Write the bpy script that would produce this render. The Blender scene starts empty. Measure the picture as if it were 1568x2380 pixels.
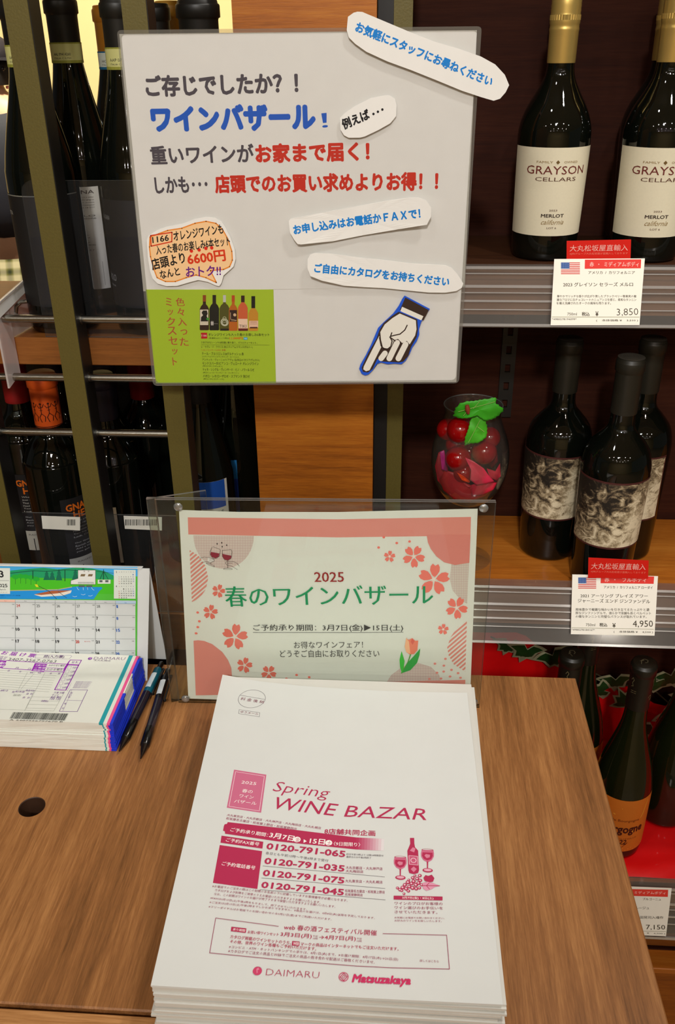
import bpy, math, random
from mathutils import Vector, Matrix
random.seed(11)
SC = bpy.context.scene
COL = SC.collection
PI = math.pi

# ---------------------------------------------------------------- camera
F, CX, CY = 2063.0, 784.0, 1190.0          # focal length and centre in pixels of the 1568x2380 frame
CAM = Vector((0, 0, 0.62))                 # table top is z = 0, +Y runs away from the viewer
_D = Vector((156, -1090, F)).normalized()
_V = Vector((46, 3910, F)); _V = (_V - _D * _V.dot(_D)).normalized()
_X = _V.cross(_D)
def cam2world(r): return Vector((r.dot(_X), r.dot(_D), -r.dot(_V)))
cd = bpy.data.cameras.new('camera'); cam = bpy.data.objects.new('camera', cd); COL.objects.link(cam)
cd.sensor_fit = 'VERTICAL'; cd.sensor_height = 36; cd.lens = F / 2380 * 36; cd.clip_start = .02
a, b, c = cam2world(Vector((1, 0, 0))), cam2world(Vector((0, -1, 0))), cam2world(Vector((0, 0, -1)))
cam.matrix_world = Matrix(((a.x, b.x, c.x, CAM.x), (a.y, b.y, c.y, CAM.y), (a.z, b.z, c.z, CAM.z), (0, 0, 0, 1)))
SC.camera = cam
SC.cycles.transparent_max_bounces = 24
SC.view_settings.view_transform = 'Standard'; SC.view_settings.look = 'None'
SC.view_settings.exposure = -0.2; SC.view_settings.gamma = 1; SC.view_settings.use_curve_mapping = False

# ---------------------------------------------------------------- world and lamps
w = bpy.data.worlds.new('shop'); SC.world = w; w.use_nodes = True
w.node_tree.nodes['Background'].inputs[0].default_value = (1.0, .95, .90, 1)
w.node_tree.nodes['Background'].inputs[1].default_value = .055
def lamp(name, loc, target, power, size, col=(1, .93, .83), spot=None):
    l = bpy.data.lights.new(name, 'SPOT' if spot else 'AREA'); l.energy = power; l.color = col
    if spot: l.shadow_soft_size = size; l.spot_size = math.radians(spot); l.spot_blend = .6
    else: l.shape = 'DISK'; l.size = size
    o = bpy.data.objects.new(name, l); COL.objects.link(o); o.location = loc
    o.rotation_euler = (Vector(target) - Vector(loc)).to_track_quat('-Z', 'Y').to_euler()
    return o
lamp('downlight', (.60, .22, 1.85), (.05, .9, .3), 7.5, .10, (1, .98, .95))
lamp('downlight', (-.45, .02, 1.85), (-.1, .6, .0), 2.6, .12, (1, .98, .95))
lamp('poster_fill_spot', (-.1, -1.6, 1.85), (-.12, .8, .36), 150, .08, (1, .98, .95), 27)  # unseen spot added to brighten the poster, narrowed to spare the lower right
lamp('downlight', (.8, .80, 1.85), (.5, .95, -.3), 11, .1, (1, .93, .84))
lamp('downlight', (-1.3, 2.6, 1.8), (-1.3, 4.4, .9), 110, .3, (1, .92, .7))  # unseen lamp added to brighten the far wall
for i, x in enumerate((-1.9, -.9, .1, 1.1, 2.1)):
    for j, y in enumerate((-1.5, -3.0, -4.5)):
        lamp('ceiling_spot', (x + .2 * (j % 2), y, 1.88), (x, y, 0), 7.5, .055)

# ---------------------------------------------------------------- measuring: photo pixel -> point of a real plane
def ray(px, py): return cam2world(Vector(((px - CX) / F, (py - CY) / F, 1)))
def PY(px, py, Y): r = ray(px, py); return CAM + r * (Y / r.y)
def PZ(px, py, z): r = ray(px, py); return CAM + r * ((z - CAM.z) / r.z)
class Plane:
    def __init__(s, P, U, V):
        s.P = Vector(P); s.U = Vector(U).normalized(); s.V = (Vector(V) - s.U * Vector(V).dot(s.U)).normalized()
        s.N = s.U.cross(s.V)
        if s.N.dot(CAM - s.P) < 0: s.N = -s.N
    def at(s, px, py):
        r = ray(px, py); t = (s.P - CAM).dot(s.N) / r.dot(s.N); return CAM + r * t
    def m(s, px, py):
        q = s.at(px, py) - s.P; return q.dot(s.U), q.dot(s.V)
    def pos(s, u, v, l=0): return s.P + s.U * u + s.V * v + s.N * l
    def off(s, d): return Plane(s.P + s.N * d, s.U, s.V)

# ---------------------------------------------------------------- materials
def lin(c): return tuple((x / 255 / 12.92) if x / 255 <= .04045 else ((x / 255 + .055) / 1.055) ** 2.4 for x in c) + (1,)
_mc = {}
def P(name, col, rough=.5, metal=0, spec=.5, emit=0, noise=0, nscale=200, bump=0, coat=0):
    k = (name, tuple(col), rough, metal)
    if k in _mc: return _mc[k]
    m = bpy.data.materials.new(name); m.use_nodes = True; nt = m.node_tree; B = nt.nodes['Principled BSDF']
    B.inputs['Base Color'].default_value = lin(col); B.inputs['Roughness'].default_value = rough
    B.inputs['Metallic'].default_value = metal; B.inputs['Specular IOR Level'].default_value = spec
    B.inputs['Coat Weight'].default_value = coat; B.inputs['Coat Roughness'].default_value = .05
    if emit: B.inputs['Emission Color'].default_value = lin(col); B.inputs['Emission Strength'].default_value = emit
    if noise or bump:
        tc = nt.nodes.new('ShaderNodeTexCoord'); n = nt.nodes.new('ShaderNodeTexNoise')
        n.inputs['Scale'].default_value = nscale; n.inputs['Detail'].default_value = 4
        nt.links.new(tc.outputs['Object'], n.inputs['Vector'])
        if noise:
            mx = nt.nodes.new('ShaderNodeMix'); mx.data_type = 'RGBA'
            mx.inputs[6].default_value = lin([x * (1 - noise) for x in col]); mx.inputs[7].default_value = lin([min(255, x * (1 + noise)) for x in col])
            nt.links.new(n.outputs['Fac'], mx.inputs[0]); nt.links.new(mx.outputs[2], B.inputs['Base Color'])
        if bump:
            bp = nt.nodes.new('ShaderNodeBump'); bp.inputs['Strength'].default_value = bump; bp.inputs['Distance'].default_value = .0005
            nt.links.new(n.outputs['Fac'], bp.inputs['Height']); nt.links.new(bp.outputs['Normal'], B.inputs['Normal'])
    _mc[k] = m; return m
def ink(col): return P('ink', col, .55, spec=.3)
def ramp(nt, fac, stops):
    r = nt.nodes.new('ShaderNodeValToRGB'); e = r.color_ramp.elements
    e[0].position, e[0].color = stops[0][0], lin(stops[0][1]); e[1].position, e[1].color = stops[-1][0], lin(stops[-1][1])
    for p, c in stops[1:-1]: x = e.new(p); x.color = lin(c)
    nt.links.new(fac, r.inputs[0]); return r.outputs[0]
def wood(name, cols, axis, rough=.42, s=1.0, bump=.15, fine=1.0, spec=.4):
    m = bpy.data.materials.new(name); m.use_nodes = True; nt = m.node_tree; B = nt.nodes['Principled BSDF']
    tc = nt.nodes.new('ShaderNodeTexCoord')
    def noise(scl, det, rg, dist=0):
        mp = nt.nodes.new('ShaderNodeMapping'); mp.inputs['Scale'].default_value = scl
        n = nt.nodes.new('ShaderNodeTexNoise'); n.inputs['Scale'].default_value = 1; n.inputs['Detail'].default_value = det
        n.inputs['Roughness'].default_value = rg; n.inputs['Distortion'].default_value = dist
        nt.links.new(tc.outputs['Object'], mp.inputs[0]); nt.links.new(mp.outputs[0], n.inputs['Vector']); return n.outputs['Fac']
    def sc(along, across): v = [across * s] * 3; v[axis] = along * s; return v
    big = noise(sc(2.2, 17), 5, .55, .9); mid = noise(sc(9, 190), 4, .6, .3); fin = noise(sc(45 * fine, 950 * fine), 3, .7)
    def math_(op, a_, b_):
        n = nt.nodes.new('ShaderNodeMath'); n.operation = op
        for i, x in enumerate((a_, b_)):
            if isinstance(x, (int, float)): n.inputs[i].default_value = x
            else: nt.links.new(x, n.inputs[i])
        return n.outputs[0]
    f = math_('ADD', math_('MULTIPLY', big, .40), math_('ADD', math_('MULTIPLY', mid, .30), math_('MULTIPLY', fin, .30)))
    nt.links.new(ramp(nt, f, [(.32, cols[0]), (.5, cols[1]), (.68, cols[2])]), B.inputs['Base Color'])
    B.inputs['Roughness'].default_value = rough; B.inputs['Specular IOR Level'].default_value = spec
    bp = nt.nodes.new('ShaderNodeBump'); bp.inputs['Strength'].default_value = bump; bp.inputs['Distance'].default_value = .0006
    nt.links.new(fin, bp.inputs['Height']); nt.links.new(bp.outputs['Normal'], B.inputs['Normal'])
    return m
def clear(name, tint=(250, 250, 250), gloss=.06, rough=.05, edge=.6, white=0.0):
    m = bpy.data.materials.new(name); m.use_nodes = True; nt = m.node_tree; nt.nodes.clear()
    o = nt.nodes.new('ShaderNodeOutputMaterial'); t = nt.nodes.new('ShaderNodeBsdfTransparent'); t.inputs[0].default_value = lin(tint)
    g = nt.nodes.new('ShaderNodeBsdfGlossy'); g.inputs['Roughness'].default_value = rough
    lw = nt.nodes.new('ShaderNodeLayerWeight'); lw.inputs[0].default_value = .5
    pw = nt.nodes.new('ShaderNodeMath'); pw.operation = 'POWER'; pw.inputs[1].default_value = 4
    ma = nt.nodes.new('ShaderNodeMath'); ma.operation = 'MULTIPLY_ADD'; ma.inputs[1].default_value = edge; ma.inputs[2].default_value = gloss
    mx = nt.nodes.new('ShaderNodeMixShader'); L = nt.links.new
    L(lw.outputs['Facing'], pw.inputs[0]); L(pw.outputs[0], ma.inputs[0]); L(ma.outputs[0], mx.inputs[0])
    L(t.outputs[0], mx.inputs[1]); L(g.outputs[0], mx.inputs[2]); last = mx.outputs[0]
    if white:
        d = nt.nodes.new('ShaderNodeBsdfDiffuse'); d.inputs[0].default_value = (.85, .85, .82, 1)
        m2 = nt.nodes.new('ShaderNodeMixShader'); m2.inputs[0].default_value = white
        L(last, m2.inputs[1]); L(d.outputs[0], m2.inputs[2]); last = m2.outputs[0]
    L(last, o.inputs[0]); return m

PAPER = P('white_paper', (240, 238, 232), .6, noise=.015, nscale=60)
WHITE = (240, 238, 232)
FILM = clear('laminate_film', gloss=.022, rough=.2, edge=.25, white=.004)
FILM_EDGE = clear('laminate_rim', (222, 222, 218), gloss=.09, rough=.12, edge=.5, white=.09)
ACRYL = clear('clear_acrylic', (250, 252, 250), gloss=.022, rough=.02, edge=.35)
ACRYL_EDGE = clear('acrylic_edge', (180, 190, 185), gloss=.35, rough=.1, edge=.5, white=.12)
GLASSY = clear('wine_glass_clear', (250, 252, 250), gloss=.06, rough=.03, edge=1.3, white=.012)
RAILC = clear('rail_plastic', (232, 226, 220), gloss=.07, rough=.10, edge=.5, white=.06)
RAILE = clear('rail_plastic_ridge', (235, 230, 228), gloss=.35, rough=.15, edge=.4, white=.22)
BOTTLE = P('dark_wine_glass', (9, 12, 8), .03, spec=.6)
BOTTLEG = P('green_wine_glass', (22, 26, 9), .04, spec=.6)
STEEL = P('brushed_steel', (150, 148, 140), .25, 1, noise=.1, nscale=300)
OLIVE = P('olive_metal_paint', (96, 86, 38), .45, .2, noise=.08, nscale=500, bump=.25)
BLACKP = P('plain_black', (14, 12, 10), .5)
TABLE = wood('walnut_table', [(92, 58, 28), (146, 97, 54), (188, 134, 80)], 1, .45)
COLUMN = wood('column_wood', [(112, 56, 8), (168, 94, 20), (196, 122, 34)], 0, .45)
SHELFW = wood('shelf_wood', [(150, 80, 24), (196, 114, 36), (214, 138, 54)], 0, .4)
DARKW = wood('dark_brown_panel', [(40, 16, 8), (56, 24, 12), (70, 34, 18)], 0, .7, fine=.6, spec=.15)
SHELF_SHADED = wood('upper_shelf_wood_shaded', [(44, 22, 10), (62, 34, 16), (80, 46, 22)], 0, .45)  # shelf wood in darker browns, the shade on its top painted in
EDGEW = wood('shelf_front_wood', [(104, 60, 22), (140, 84, 34), (160, 100, 44)], 0, .45)

# ---------------------------------------------------------------- mesh building
class MB:
    def __init__(s): s.v = []; s.f = []; s.m = []; s.s = []; s.mats = []
    def add(s, vs, fs, mat, smooth=False):
        if mat not in s.mats: s.mats.append(mat)
        i = s.mats.index(mat); n = len(s.v); s.v += [tuple(v) for v in vs]
        for f in fs: s.f.append([k + n for k in f]); s.m.append(i); s.s.append(smooth)
        return s
    def box(s, a, b, mat):
        x0, y0, z0 = a; x1, y1, z1 = b
        return s.add([(x0, y0, z0), (x1, y0, z0), (x1, y1, z0), (x0, y1, z0), (x0, y0, z1), (x1, y0, z1), (x1, y1, z1), (x0, y1, z1)],
                     [(0, 3, 2, 1), (4, 5, 6, 7), (0, 1, 5, 4), (1, 2, 6, 5), (2, 3, 7, 6), (3, 0, 4, 7)], mat)
    def prism(s, pts, d, mat, smat=None):
        pts = [Vector(p) for p in pts]; d = Vector(d); n = len(pts)
        s.add(pts + [p + d for p in pts], [list(range(n))[::-1], [n + i for i in range(n)]], mat)
        s.add(pts + [p + d for p in pts], [(i, (i + 1) % n, n + (i + 1) % n, n + i) for i in range(n)], smat or mat)
        return s
    def bevbox(s, a, b, mat, e=.001):
        x0, y0, z0 = a; x1, y1, z1 = b
        def ring(k, z): return [(x0 + k, y0 + k, z), (x1 - k, y0 + k, z), (x1 - k, y1 - k, z), (x0 + k, y1 - k, z)]
        vs = ring(e, z0) + ring(0, z0 + e) + ring(0, z1 - e) + ring(e, z1); fs = [(3, 2, 1, 0), (12, 13, 14, 15)]
        for k in range(3):
            for i in range(4): fs.append((k * 4 + i, k * 4 + (i + 1) % 4, k * 4 + 4 + (i + 1) % 4, k * 4 + 4 + i))
        return s.add(vs, fs, mat)
    def tube(s, pts, r, mat, n=12, cap=True):
        pts = [Vector(p) for p in pts]; rs = r if isinstance(r, (list, tuple)) else [r] * len(pts); vs = []
        t0 = (pts[1] - pts[0]).normalized(); u = t0.orthogonal().normalized()
        for i, p in enumerate(pts):
            t = (pts[min(i + 1, len(pts) - 1)] - pts[max(i - 1, 0)]).normalized()
            u = (u - t * u.dot(t)).normalized(); w_ = t.cross(u)
            for k in range(n): a_ = 2 * PI * k / n; vs.append(p + (u * math.cos(a_) + w_ * math.sin(a_)) * rs[i])
        fs = [(i * n + k, i * n + (k + 1) % n, (i + 1) * n + (k + 1) % n, (i + 1) * n + k) for i in range(len(pts) - 1) for k in range(n)]
        s.add(vs, fs, mat, True)
        if cap: s.add(vs[:n], [list(range(n))[::-1]], mat); s.add(vs[-n:], [list(range(n))], mat)
        return s
    def lathe(s, prof, mat, c=(0, 0, 0), n=40, smooth=True):
        vs = []; fs = []
        for r, z in prof:
            for k in range(n): a_ = 2 * PI * k / n; vs.append((c[0] + r * math.cos(a_), c[1] + r * math.sin(a_), c[2] + z))
        for i in range(len(prof) - 1):
            for k in range(n): fs.append((i * n + k, i * n + (k + 1) % n, (i + 1) * n + (k + 1) % n, (i + 1) * n + k))
        return s.add(vs, fs, mat, smooth)
    def ball(s, c, r, mat, n=14, sq=1):
        return s.lathe([(r * math.sin(PI * i / n) + 1e-6, -r * sq * math.cos(PI * i / n)) for i in range(n + 1)], mat, c, n * 2)
    def build(s, name, parent=None, world=True, loc=None):
        me = bpy.data.meshes.new(name)
        o_ = Vector((0, 0, 0))
        if parent is not None and world:
            q_ = parent
            while q_.parent: q_ = q_.parent
            o_ = q_.location
        if loc is not None: o_ = Vector(loc)
        me.from_pydata([tuple(Vector(v) - o_) for v in s.v], [], s.f)
        for m_ in s.mats: me.materials.append(m_)
        me.polygons.foreach_set('material_index', s.m); me.polygons.foreach_set('use_smooth', s.s); me.update()
        o = bpy.data.objects.new(name, me); COL.objects.link(o)
        if parent is not None:
            o.parent = parent
        if loc is not None: o.location = loc
        return o
def thing(name, label, cat, loc=(0, 0, 0), group=None, rz=0):
    o = bpy.data.objects.new(name, None); COL.objects.link(o); o.location = loc; o.rotation_euler = (0, 0, rz)
    o.empty_display_size = .02; o['label'] = label; o['category'] = cat
    if group: o['group'] = group
    return o
def tag(o, label, cat, group=None):
    o['label'] = label; o['category'] = cat
    if group: o['group'] = group
    return o
def struct(o): o['kind'] = 'structure'; return o
KIDS = {}
def copy_tree(o, parent=None):
    c = o.copy(); COL.objects.link(c); c.parent = parent
    for ch in list(o.children): copy_tree(ch, c)
    return c
def dup(o, loc, rz, label, group=None):
    c = copy_tree(o); c.location = loc; c.rotation_euler = (0, 0, rz); c['label'] = label
    if group: c['group'] = group
    return c

# ---------------------------------------------------------------- lettering
_tc = {}
def glyphs(s, off):
    k = (s, off)
    if k not in _tc:
        c = bpy.data.curves.new('t', 'FONT'); c.body = s; c.size = 1; c.resolution_u = 2 if len(s) < 22 else 1; c.fill_mode = 'FRONT'; c.offset = off
        o = bpy.data.objects.new('t', c); COL.objects.link(o); me = bpy.data.meshes.new_from_object(o)
        vs = [(v.co.x, v.co.y) for v in me.vertices]; fs = [tuple(p.vertices) for p in me.polygons]
        bpy.data.objects.remove(o); bpy.data.meshes.remove(me); bpy.data.curves.remove(c)
        _tc[k] = (vs, fs)
    return _tc[k]
def clip(poly, conv):
    out = poly
    for i in range(len(conv)):
        a_, b_ = conv[i], conv[(i + 1) % len(conv)]; inp = out; out = []
        side = lambda p: (b_[0] - a_[0]) * (p[1] - a_[1]) - (b_[1] - a_[1]) * (p[0] - a_[0])
        for j in range(len(inp)):
            p, q = inp[j], inp[(j + 1) % len(inp)]; sp, sq = side(p), side(q)
            if sp >= 0: out.append(p)
            if (sp >= 0) != (sq >= 0): t = sp / (sp - sq); out.append((p[0] + (q[0] - p[0]) * t, p[1] + (q[1] - p[1]) * t))
        if len(out) < 3: return []
    return out
class Sheet:
    """flat print on a surface: m maps drawing units to (u, v) metres, pos maps (u, v, lift) to a point"""
    def __init__(s, root, m, pos, up=-1, lift=.0002, world=True):
        s.root, s.m, s.p, s.up, s.k, s.parts, s.world, s.conv = root, m, pos, up, lift, {}, world, lambda x, y: (x, y)
    def mb(s, part): return s.parts.setdefault(part, MB())
    def q(s, p): return s.m(*s.conv(*p))
    def z(s, ox, oy, sc): s.conv = lambda x, y: (ox + x / sc, oy + y / sc); return s
    def poly(s, pts, col, part='artwork', mat=None):
        s.k += 3e-6; uv = [s.q(p) for p in pts]
        s.mb(part).add([s.p(u, v, s.k) for u, v in uv], [list(range(len(uv)))], mat or ink(col)); return s
    def rect(s, x0, y0, x1, y1, col, part='artwork', n=1, mat=None):
        s.k += 3e-6; vs = []
        for i in range(n + 1):
            x = x0 + (x1 - x0) * i / n
            for y in (y0, y1): u, v = s.q((x, y)); vs.append(s.p(u, v, s.k))
        s.mb(part).add(vs, [(2 * i, 2 * i + 2, 2 * i + 3, 2 * i + 1) for i in range(n)], mat or ink(col)); return s
    def line(s, pts, wd, col, part='artwork', closed=False):
        s.k += 3e-6; uv = [Vector(s.q(p)) for p in pts]
        if closed: uv.append(uv[0])
        for a_, b_ in zip(uv, uv[1:]):
            d = (b_ - a_)
            if d.length < 1e-7: continue
            d.normalize(); n = Vector((-d.y, d.x)) * wd / 2; a2, b2 = a_ - d * wd * .3, b_ + d * wd * .3
            s.mb(part).add([s.p(x, y, s.k) for x, y in (a2 - n, b2 - n, b2 + n, a2 + n)], [(0, 1, 2, 3)], ink(col))
        return s
    def disc(s, c, r, col, part='artwork', n=20, ry=None, x0=None):
        """r in drawing units along x"""
        cu = Vector(s.q(c)); e = Vector(s.q((c[0] + r, c[1]))) - cu; R = e.length; Ry = R * (ry or 1); s.k += 3e-6
        s.mb(part).add([s.p(cu.x + R * math.cos(2 * PI * i / n), cu.y + Ry * math.sin(2 * PI * i / n), s.k) for i in range(n)], [list(range(n))], ink(col)); return s
    def ring(s, c, r, wd, col, n=28, part='artwork', ry=1):
        cu = Vector(s.q(c)); R = (Vector(s.q((c[0] + r, c[1]))) - cu).length; s.k += 3e-6; vs = []
        for i in range(n):
            a_ = 2 * PI * i / n
            for k in (-wd / 2, wd / 2): vs.append(s.p(cu.x + (R + k) * math.cos(a_), cu.y + (R + k) * math.sin(a_) * ry, s.k))
        s.mb(part).add(vs, [(2 * i, 2 * i + 1, (2 * i + 3) % (2 * n), (2 * i + 2) % (2 * n)) for i in range(n)], ink(col)); return s
    def text(s, t, a_, b_, h, col, bold=0, shear=0, part='lettering', wide=0):
        vs, fs = glyphs(t, min(bold, 0))
        if not vs: return s
        x0 = min(v[0] for v in vs); x1 = max(v[0] for v in vs); y0 = min(v[1] for v in vs); y1 = max(v[1] for v in vs)
        A = Vector(s.q(a_)); B = Vector(s.q(b_)); d = B - A; L = d.length; d.normalize(); n = Vector((-d.y, d.x))
        hh = abs((Vector(s.q((a_[0], a_[1] + s.up * h))) - A).dot(n)); sx = L / (x1 - x0); sy = hh / (y1 - y0)
        s.k += 3e-6
        if wide: sh_ = ((-wide, 0), (wide, 0))
        elif bold > .016: sh_ = [(0, 0)] + [(bold * math.cos(PI * k / 4), bold * math.sin(PI * k / 4)) for k in range(8)]
        elif bold > 0: sh_ = ((-bold, 0), (bold, 0))
        else: sh_ = ((0, 0),)
        for ci, (dx, dy) in enumerate(sh_):
            out = []; lf = s.k + ci * 2.5e-6
            for x, y in vs:
                w_ = A + d * ((x - x0) * sx + shear * (y - y0) * sy + dx * sx) + n * ((y - y0 + dy) * sy); out.append(s.p(w_.x, w_.y, lf))
            s.mb(part).add(out, fs, ink(col))
        return s
    def lines(s, txt, x0, y0, dx, dy, h, col):
        for i, (t, L) in enumerate(txt): s.text(t, (x0 + dx * i, y0 + dy * i), (x0 + dx * i + L, y0 + dy * i), h, col)
        return s
    def done(s, **names):
        return [mb.build(names.get(k, k), s.root, s.world) for k, mb in s.parts.items()]
def slab(root, name, plane, pxpts, th, mat, smat=None, curl=None):
    """sheet or plate whose outline is measured on its own plane, with thickness"""
    uv = [plane.m(*p) for p in pxpts]; f = curl or (lambda u, v: 0)
    top = [plane.pos(u, v, f(u, v)) for u, v in uv]
    return MB().prism(top, -plane.N * th, mat, smat).build(name, root)
# ================================================================ the setting
def sbox(name, a, b, mat): return struct(MB().box(a, b, mat).build(name, loc=((a[0] + b[0]) / 2, (a[1] + b[1]) / 2, a[2])))
CREAM = P('cream_wall_paint', (236, 214, 160), .8, noise=.03, nscale=3)
sbox('floor', (-6, -6, -.9), (6, 6, -.85), wood('floor_wood', [(120, 96, 70), (150, 122, 92), (168, 140, 108)], 0, .3))
sbox('ceiling', (-6, -6, 1.95), (6, 6, 2.0), P('ceiling_paint', (214, 206, 190), .8))
sbox('wall_far', (-6, 5.0, -.85), (6, 5.1, 1.95), CREAM)
sbox('wall_behind', (-6, -6.1, -.85), (6, -6, 1.95), CREAM)
BX = .0074
# right bay
sbox('wall_back', (BX, 1.155, -.85), (1.2, 1.175, 1.3), DARKW)
sbox('column_side_shade', (-.0268, 1.0, -.85), (-.0114, 1.175, 1.3), BLACKP)  # black fill beside the column, painting the shade on its side
sbox('trim_1', (-.168, .98, -.85), (-.0275, 1.175, 1.3), COLUMN)
sbox('trim_2', (-.0112, 1.0, -.85), (.0074, 1.155, 1.3), OLIVE)
# left bay lower back and carcass
sbox('wall_left', (-1.2, 1.17, -.85), (-.169, 1.185, .30), BLACKP)

RAILW = wood('shelf_edge_laminate', [(132, 98, 70), (160, 122, 90), (180, 142, 108)], 0, .5)
def board(name, a, b, mat, label, front=None):
    t = thing(name, label, 'shelf', ((a[0] + b[0]) / 2, a[1], a[2]))
    if front: MB().box((a[0], a[1] - .0012, a[2] + .001), (b[0], a[1], b[2] - .001), RAILW).build('front_edge', t)
    MB().bevbox(a, b, mat, .001).build('board', t)
    return t
SZ = (.406, .010, -.402)
board('shelf_board', (BX + .001, .975, .775), (1.2, 1.154, .805), SHELFW, 'wooden shelf above the gold-capped bottles, out of view')
board('shelf_board', (-.9, .9005, .775), (-.169, 1.155, .805), EDGEW, 'wooden shelf above the tall left bottles, out of view')
board('shelf_board', (BX + .001, .975, SZ[0] - .052), (1.2, 1.154, SZ[0]), SHELF_SHADED, 'wooden shelf under the two gold-capped bottles', 1)
board('shelf_board', (BX + .001, .962, SZ[1] - .056), (1.2, 1.154, SZ[1]), SHELFW, 'lit wooden shelf under the three dark bottles with smoky picture labels', 1)
board('shelf_board', (BX + .001, .868, SZ[2] - .052), (1.2, 1.154, SZ[2]), SHELFW, 'lowest wooden shelf at the right, covered by the red cloth', 1)
# cabinet base below the lowest shelf
t = thing('base_cabinet', 'wooden base cabinet under the lowest right shelf', 'cabinet', (.6, .87, -.85))
MB().bevbox((BX + .001, .90, -.85), (1.2, 1.154, -.585), DARKW, .001).build('body', t)
MB().bevbox((BX + .001, .868, -.596), (1.2, .90, -.585), SHELFW, .001).build('top_strip', t)
MB().bevbox((BX + .001, .874, -.85), (1.2, .899, -.6), COLUMN, .001).build('door', t)
MB().bevbox((BX + .001, .905, -.584), (1.2, .915, -.566), EDGEW, .001).build('top_strip', t)

# clear price rails, tilted back 30 degrees
def rail(Yt, zt, s, x0, x1, label, sgn=1):
    t = thing('price_rail', label, 'price rail', ((x0 + x1) / 2, Yt, zt)); t0 = Vector((0, Yt, zt)); dn = Vector((0, -.5, -.866))
    nn = Vector((0, -.866, .5))
    def pr(u0, u1, o0, o1, mat, nm, parts=None):
        pts = [Vector((x0, 0, 0)) + t0 + dn * u + nn * o for u, o in ((u0, o0), (u1, o0), (u1, o1), (u0, o1))]
        return MB().prism(pts, (x1 - x0, 0, 0), mat).build(nm, t)
    pr(0, s, .001, .0022, RAILC, 'rail_plate')
    pr(0, .003, .0022, .006, RAILE, 'lip'); pr(s - .003, s, .0022, .006, RAILE, 'lip')
    for q, wd in ((.10, .0012), (.30, .003), (.42, .0012), (.55, .0022), (.70, .0012)): pr(s * q, s * q + wd, .0022, .0034, RAILE, 'ridge')
    pts = [Vector((x0, Yt + .0, zt - .001)), Vector((x0, Yt + .014, zt - .001)), Vector((x0, Yt + .014, zt + .001)), Vector((x0, Yt, zt + .001))]
    MB().prism(pts, (x1 - x0, 0, 0), RAILC).build('top_flange', t)
    return Plane(t0 + nn * .0065, (1, 0, 0), -dn)
R1 = rail(.962, .408, .064, BX + .001, 1.2, 'clear plastic price rail along the upper right shelf')
R2 = rail(.945, .022, .071, BX + .001, 1.2, 'clear plastic price rail along the middle right shelf, beside the acrylic sign')
R3 = rail(.857, -.399, .068, BX + .001, 1.2, 'clear plastic price rail along the lowest right shelf, below the red cloth')
# slotted upright on the back panel
t = thing('shelf_upright', 'black slotted metal upright on the dark back panel', 'bracket', (.146, 1.1545, .17))
mb = MB(); a0, a1 = .137, .156
mb.box((a0, 1.1495, .165), (a0 + .006, 1.1545, (SZ[0] - .0521)), P('upright_paint', (24, 22, 17), .5)); mb.box((a1 - .006, 1.1495, .165), (a1, 1.1545, (SZ[0] - .0521)), P('upright_paint', (24, 22, 17), .5))
z = .165
while z < SZ[0] - .054:
    mb.box((a0 + .006, 1.1495, z), (a1 - .006, 1.1545, min(z + .014, (SZ[0] - .0521))), P('upright_paint', (24, 22, 17), .5)); z += .025
mb.build('slotted_channel', t)

# left gondola shelves
UZ = .346
t = board('shelf_board', (-.9, .9005, UZ - .03), (-.169, 1.155, UZ), EDGEW, 'wooden shelf behind the olive posts, holding the tall bottles')
t = board('shelf_board', (-.9, .912, -.068), (-.169, 1.165, -.012), EDGEW, 'lower left wooden shelf behind the desk calendar')
t = thing('plinth_cabinet', 'dark wooden plinth below the lower left shelf', 'cabinet', (-.5, .95, -.85))
MB().bevbox((-.9, .95, -.85), (-.169, 1.165, -.069), DARKW, .001).build('plinth', t)

# olive posts and steel rods of the rack: one welded frame
rack = thing('display_rack', 'olive metal rack frame with steel rods in front of the left bottles', 'rack', (-.3, .87, -.85))
PW, PD = .0218, .028
PX = [-.1248 * k for k in range(1)]
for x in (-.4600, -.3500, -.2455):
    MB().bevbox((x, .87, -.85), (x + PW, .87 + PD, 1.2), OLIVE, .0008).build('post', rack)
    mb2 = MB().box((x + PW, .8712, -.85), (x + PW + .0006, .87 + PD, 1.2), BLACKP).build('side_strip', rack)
for z in (.371, .3075, .244):
    for x0, x1 in ((-.4382, -.3500), (-.3282, -.2455), (-.62, -.4600)):
        MB().tube([(x0, .885, z), (x1, .885, z)], .0042, STEEL, 14).build('rod', rack)
        for xc in (x0, x1 - .0015): MB().tube([(xc, .885, z), (xc + .0015, .885, z)], .0058, STEEL, 14).build('collar', rack)
for x0 in (-.62,): MB().bevbox((x0 - .02, .87, -.85), (x0, .898, 1.2), OLIVE, .0008).build('post', rack)

# clear guards in front of the left bottles
def guard(x0, x1, Y, z0, z1, label, r=.012):
    t = thing('acrylic_guard', label, 'shelf guard', ((x0 + x1) / 2, Y, z0)); pts = [(x0, Y, z0), (x1, Y, z0)]
    for k in range(7): a_ = PI / 2 * k / 6; pts.append((x1 - r + r * math.cos(a_), Y, z1 - r + r * math.sin(a_)))
    for k in range(7): a_ = PI / 2 + PI / 2 * k / 6; pts.append((x0 + r + r * math.cos(a_), Y, z1 - r + r * math.sin(a_)))
    MB().prism(pts, (0, .002, 0), clear('guard_acrylic', (242, 244, 250), gloss=.022, rough=.0, edge=.3, white=.008), ACRYL_EDGE).build('plate', t); return t
gz = PY(150, 420, .903).z
g = guard(PY(47, 430, .904).x, -.172, .904, UZ + .0001, gz, 'tall clear acrylic guard in front of the upper left bottles')
lz = PY(200, 1195, .915).z
g = guard(PY(41, 1195, .915).x, -.172, .915, -.0119, lz, 'low clear acrylic guard in front of the lower left bottles', .001)
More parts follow.
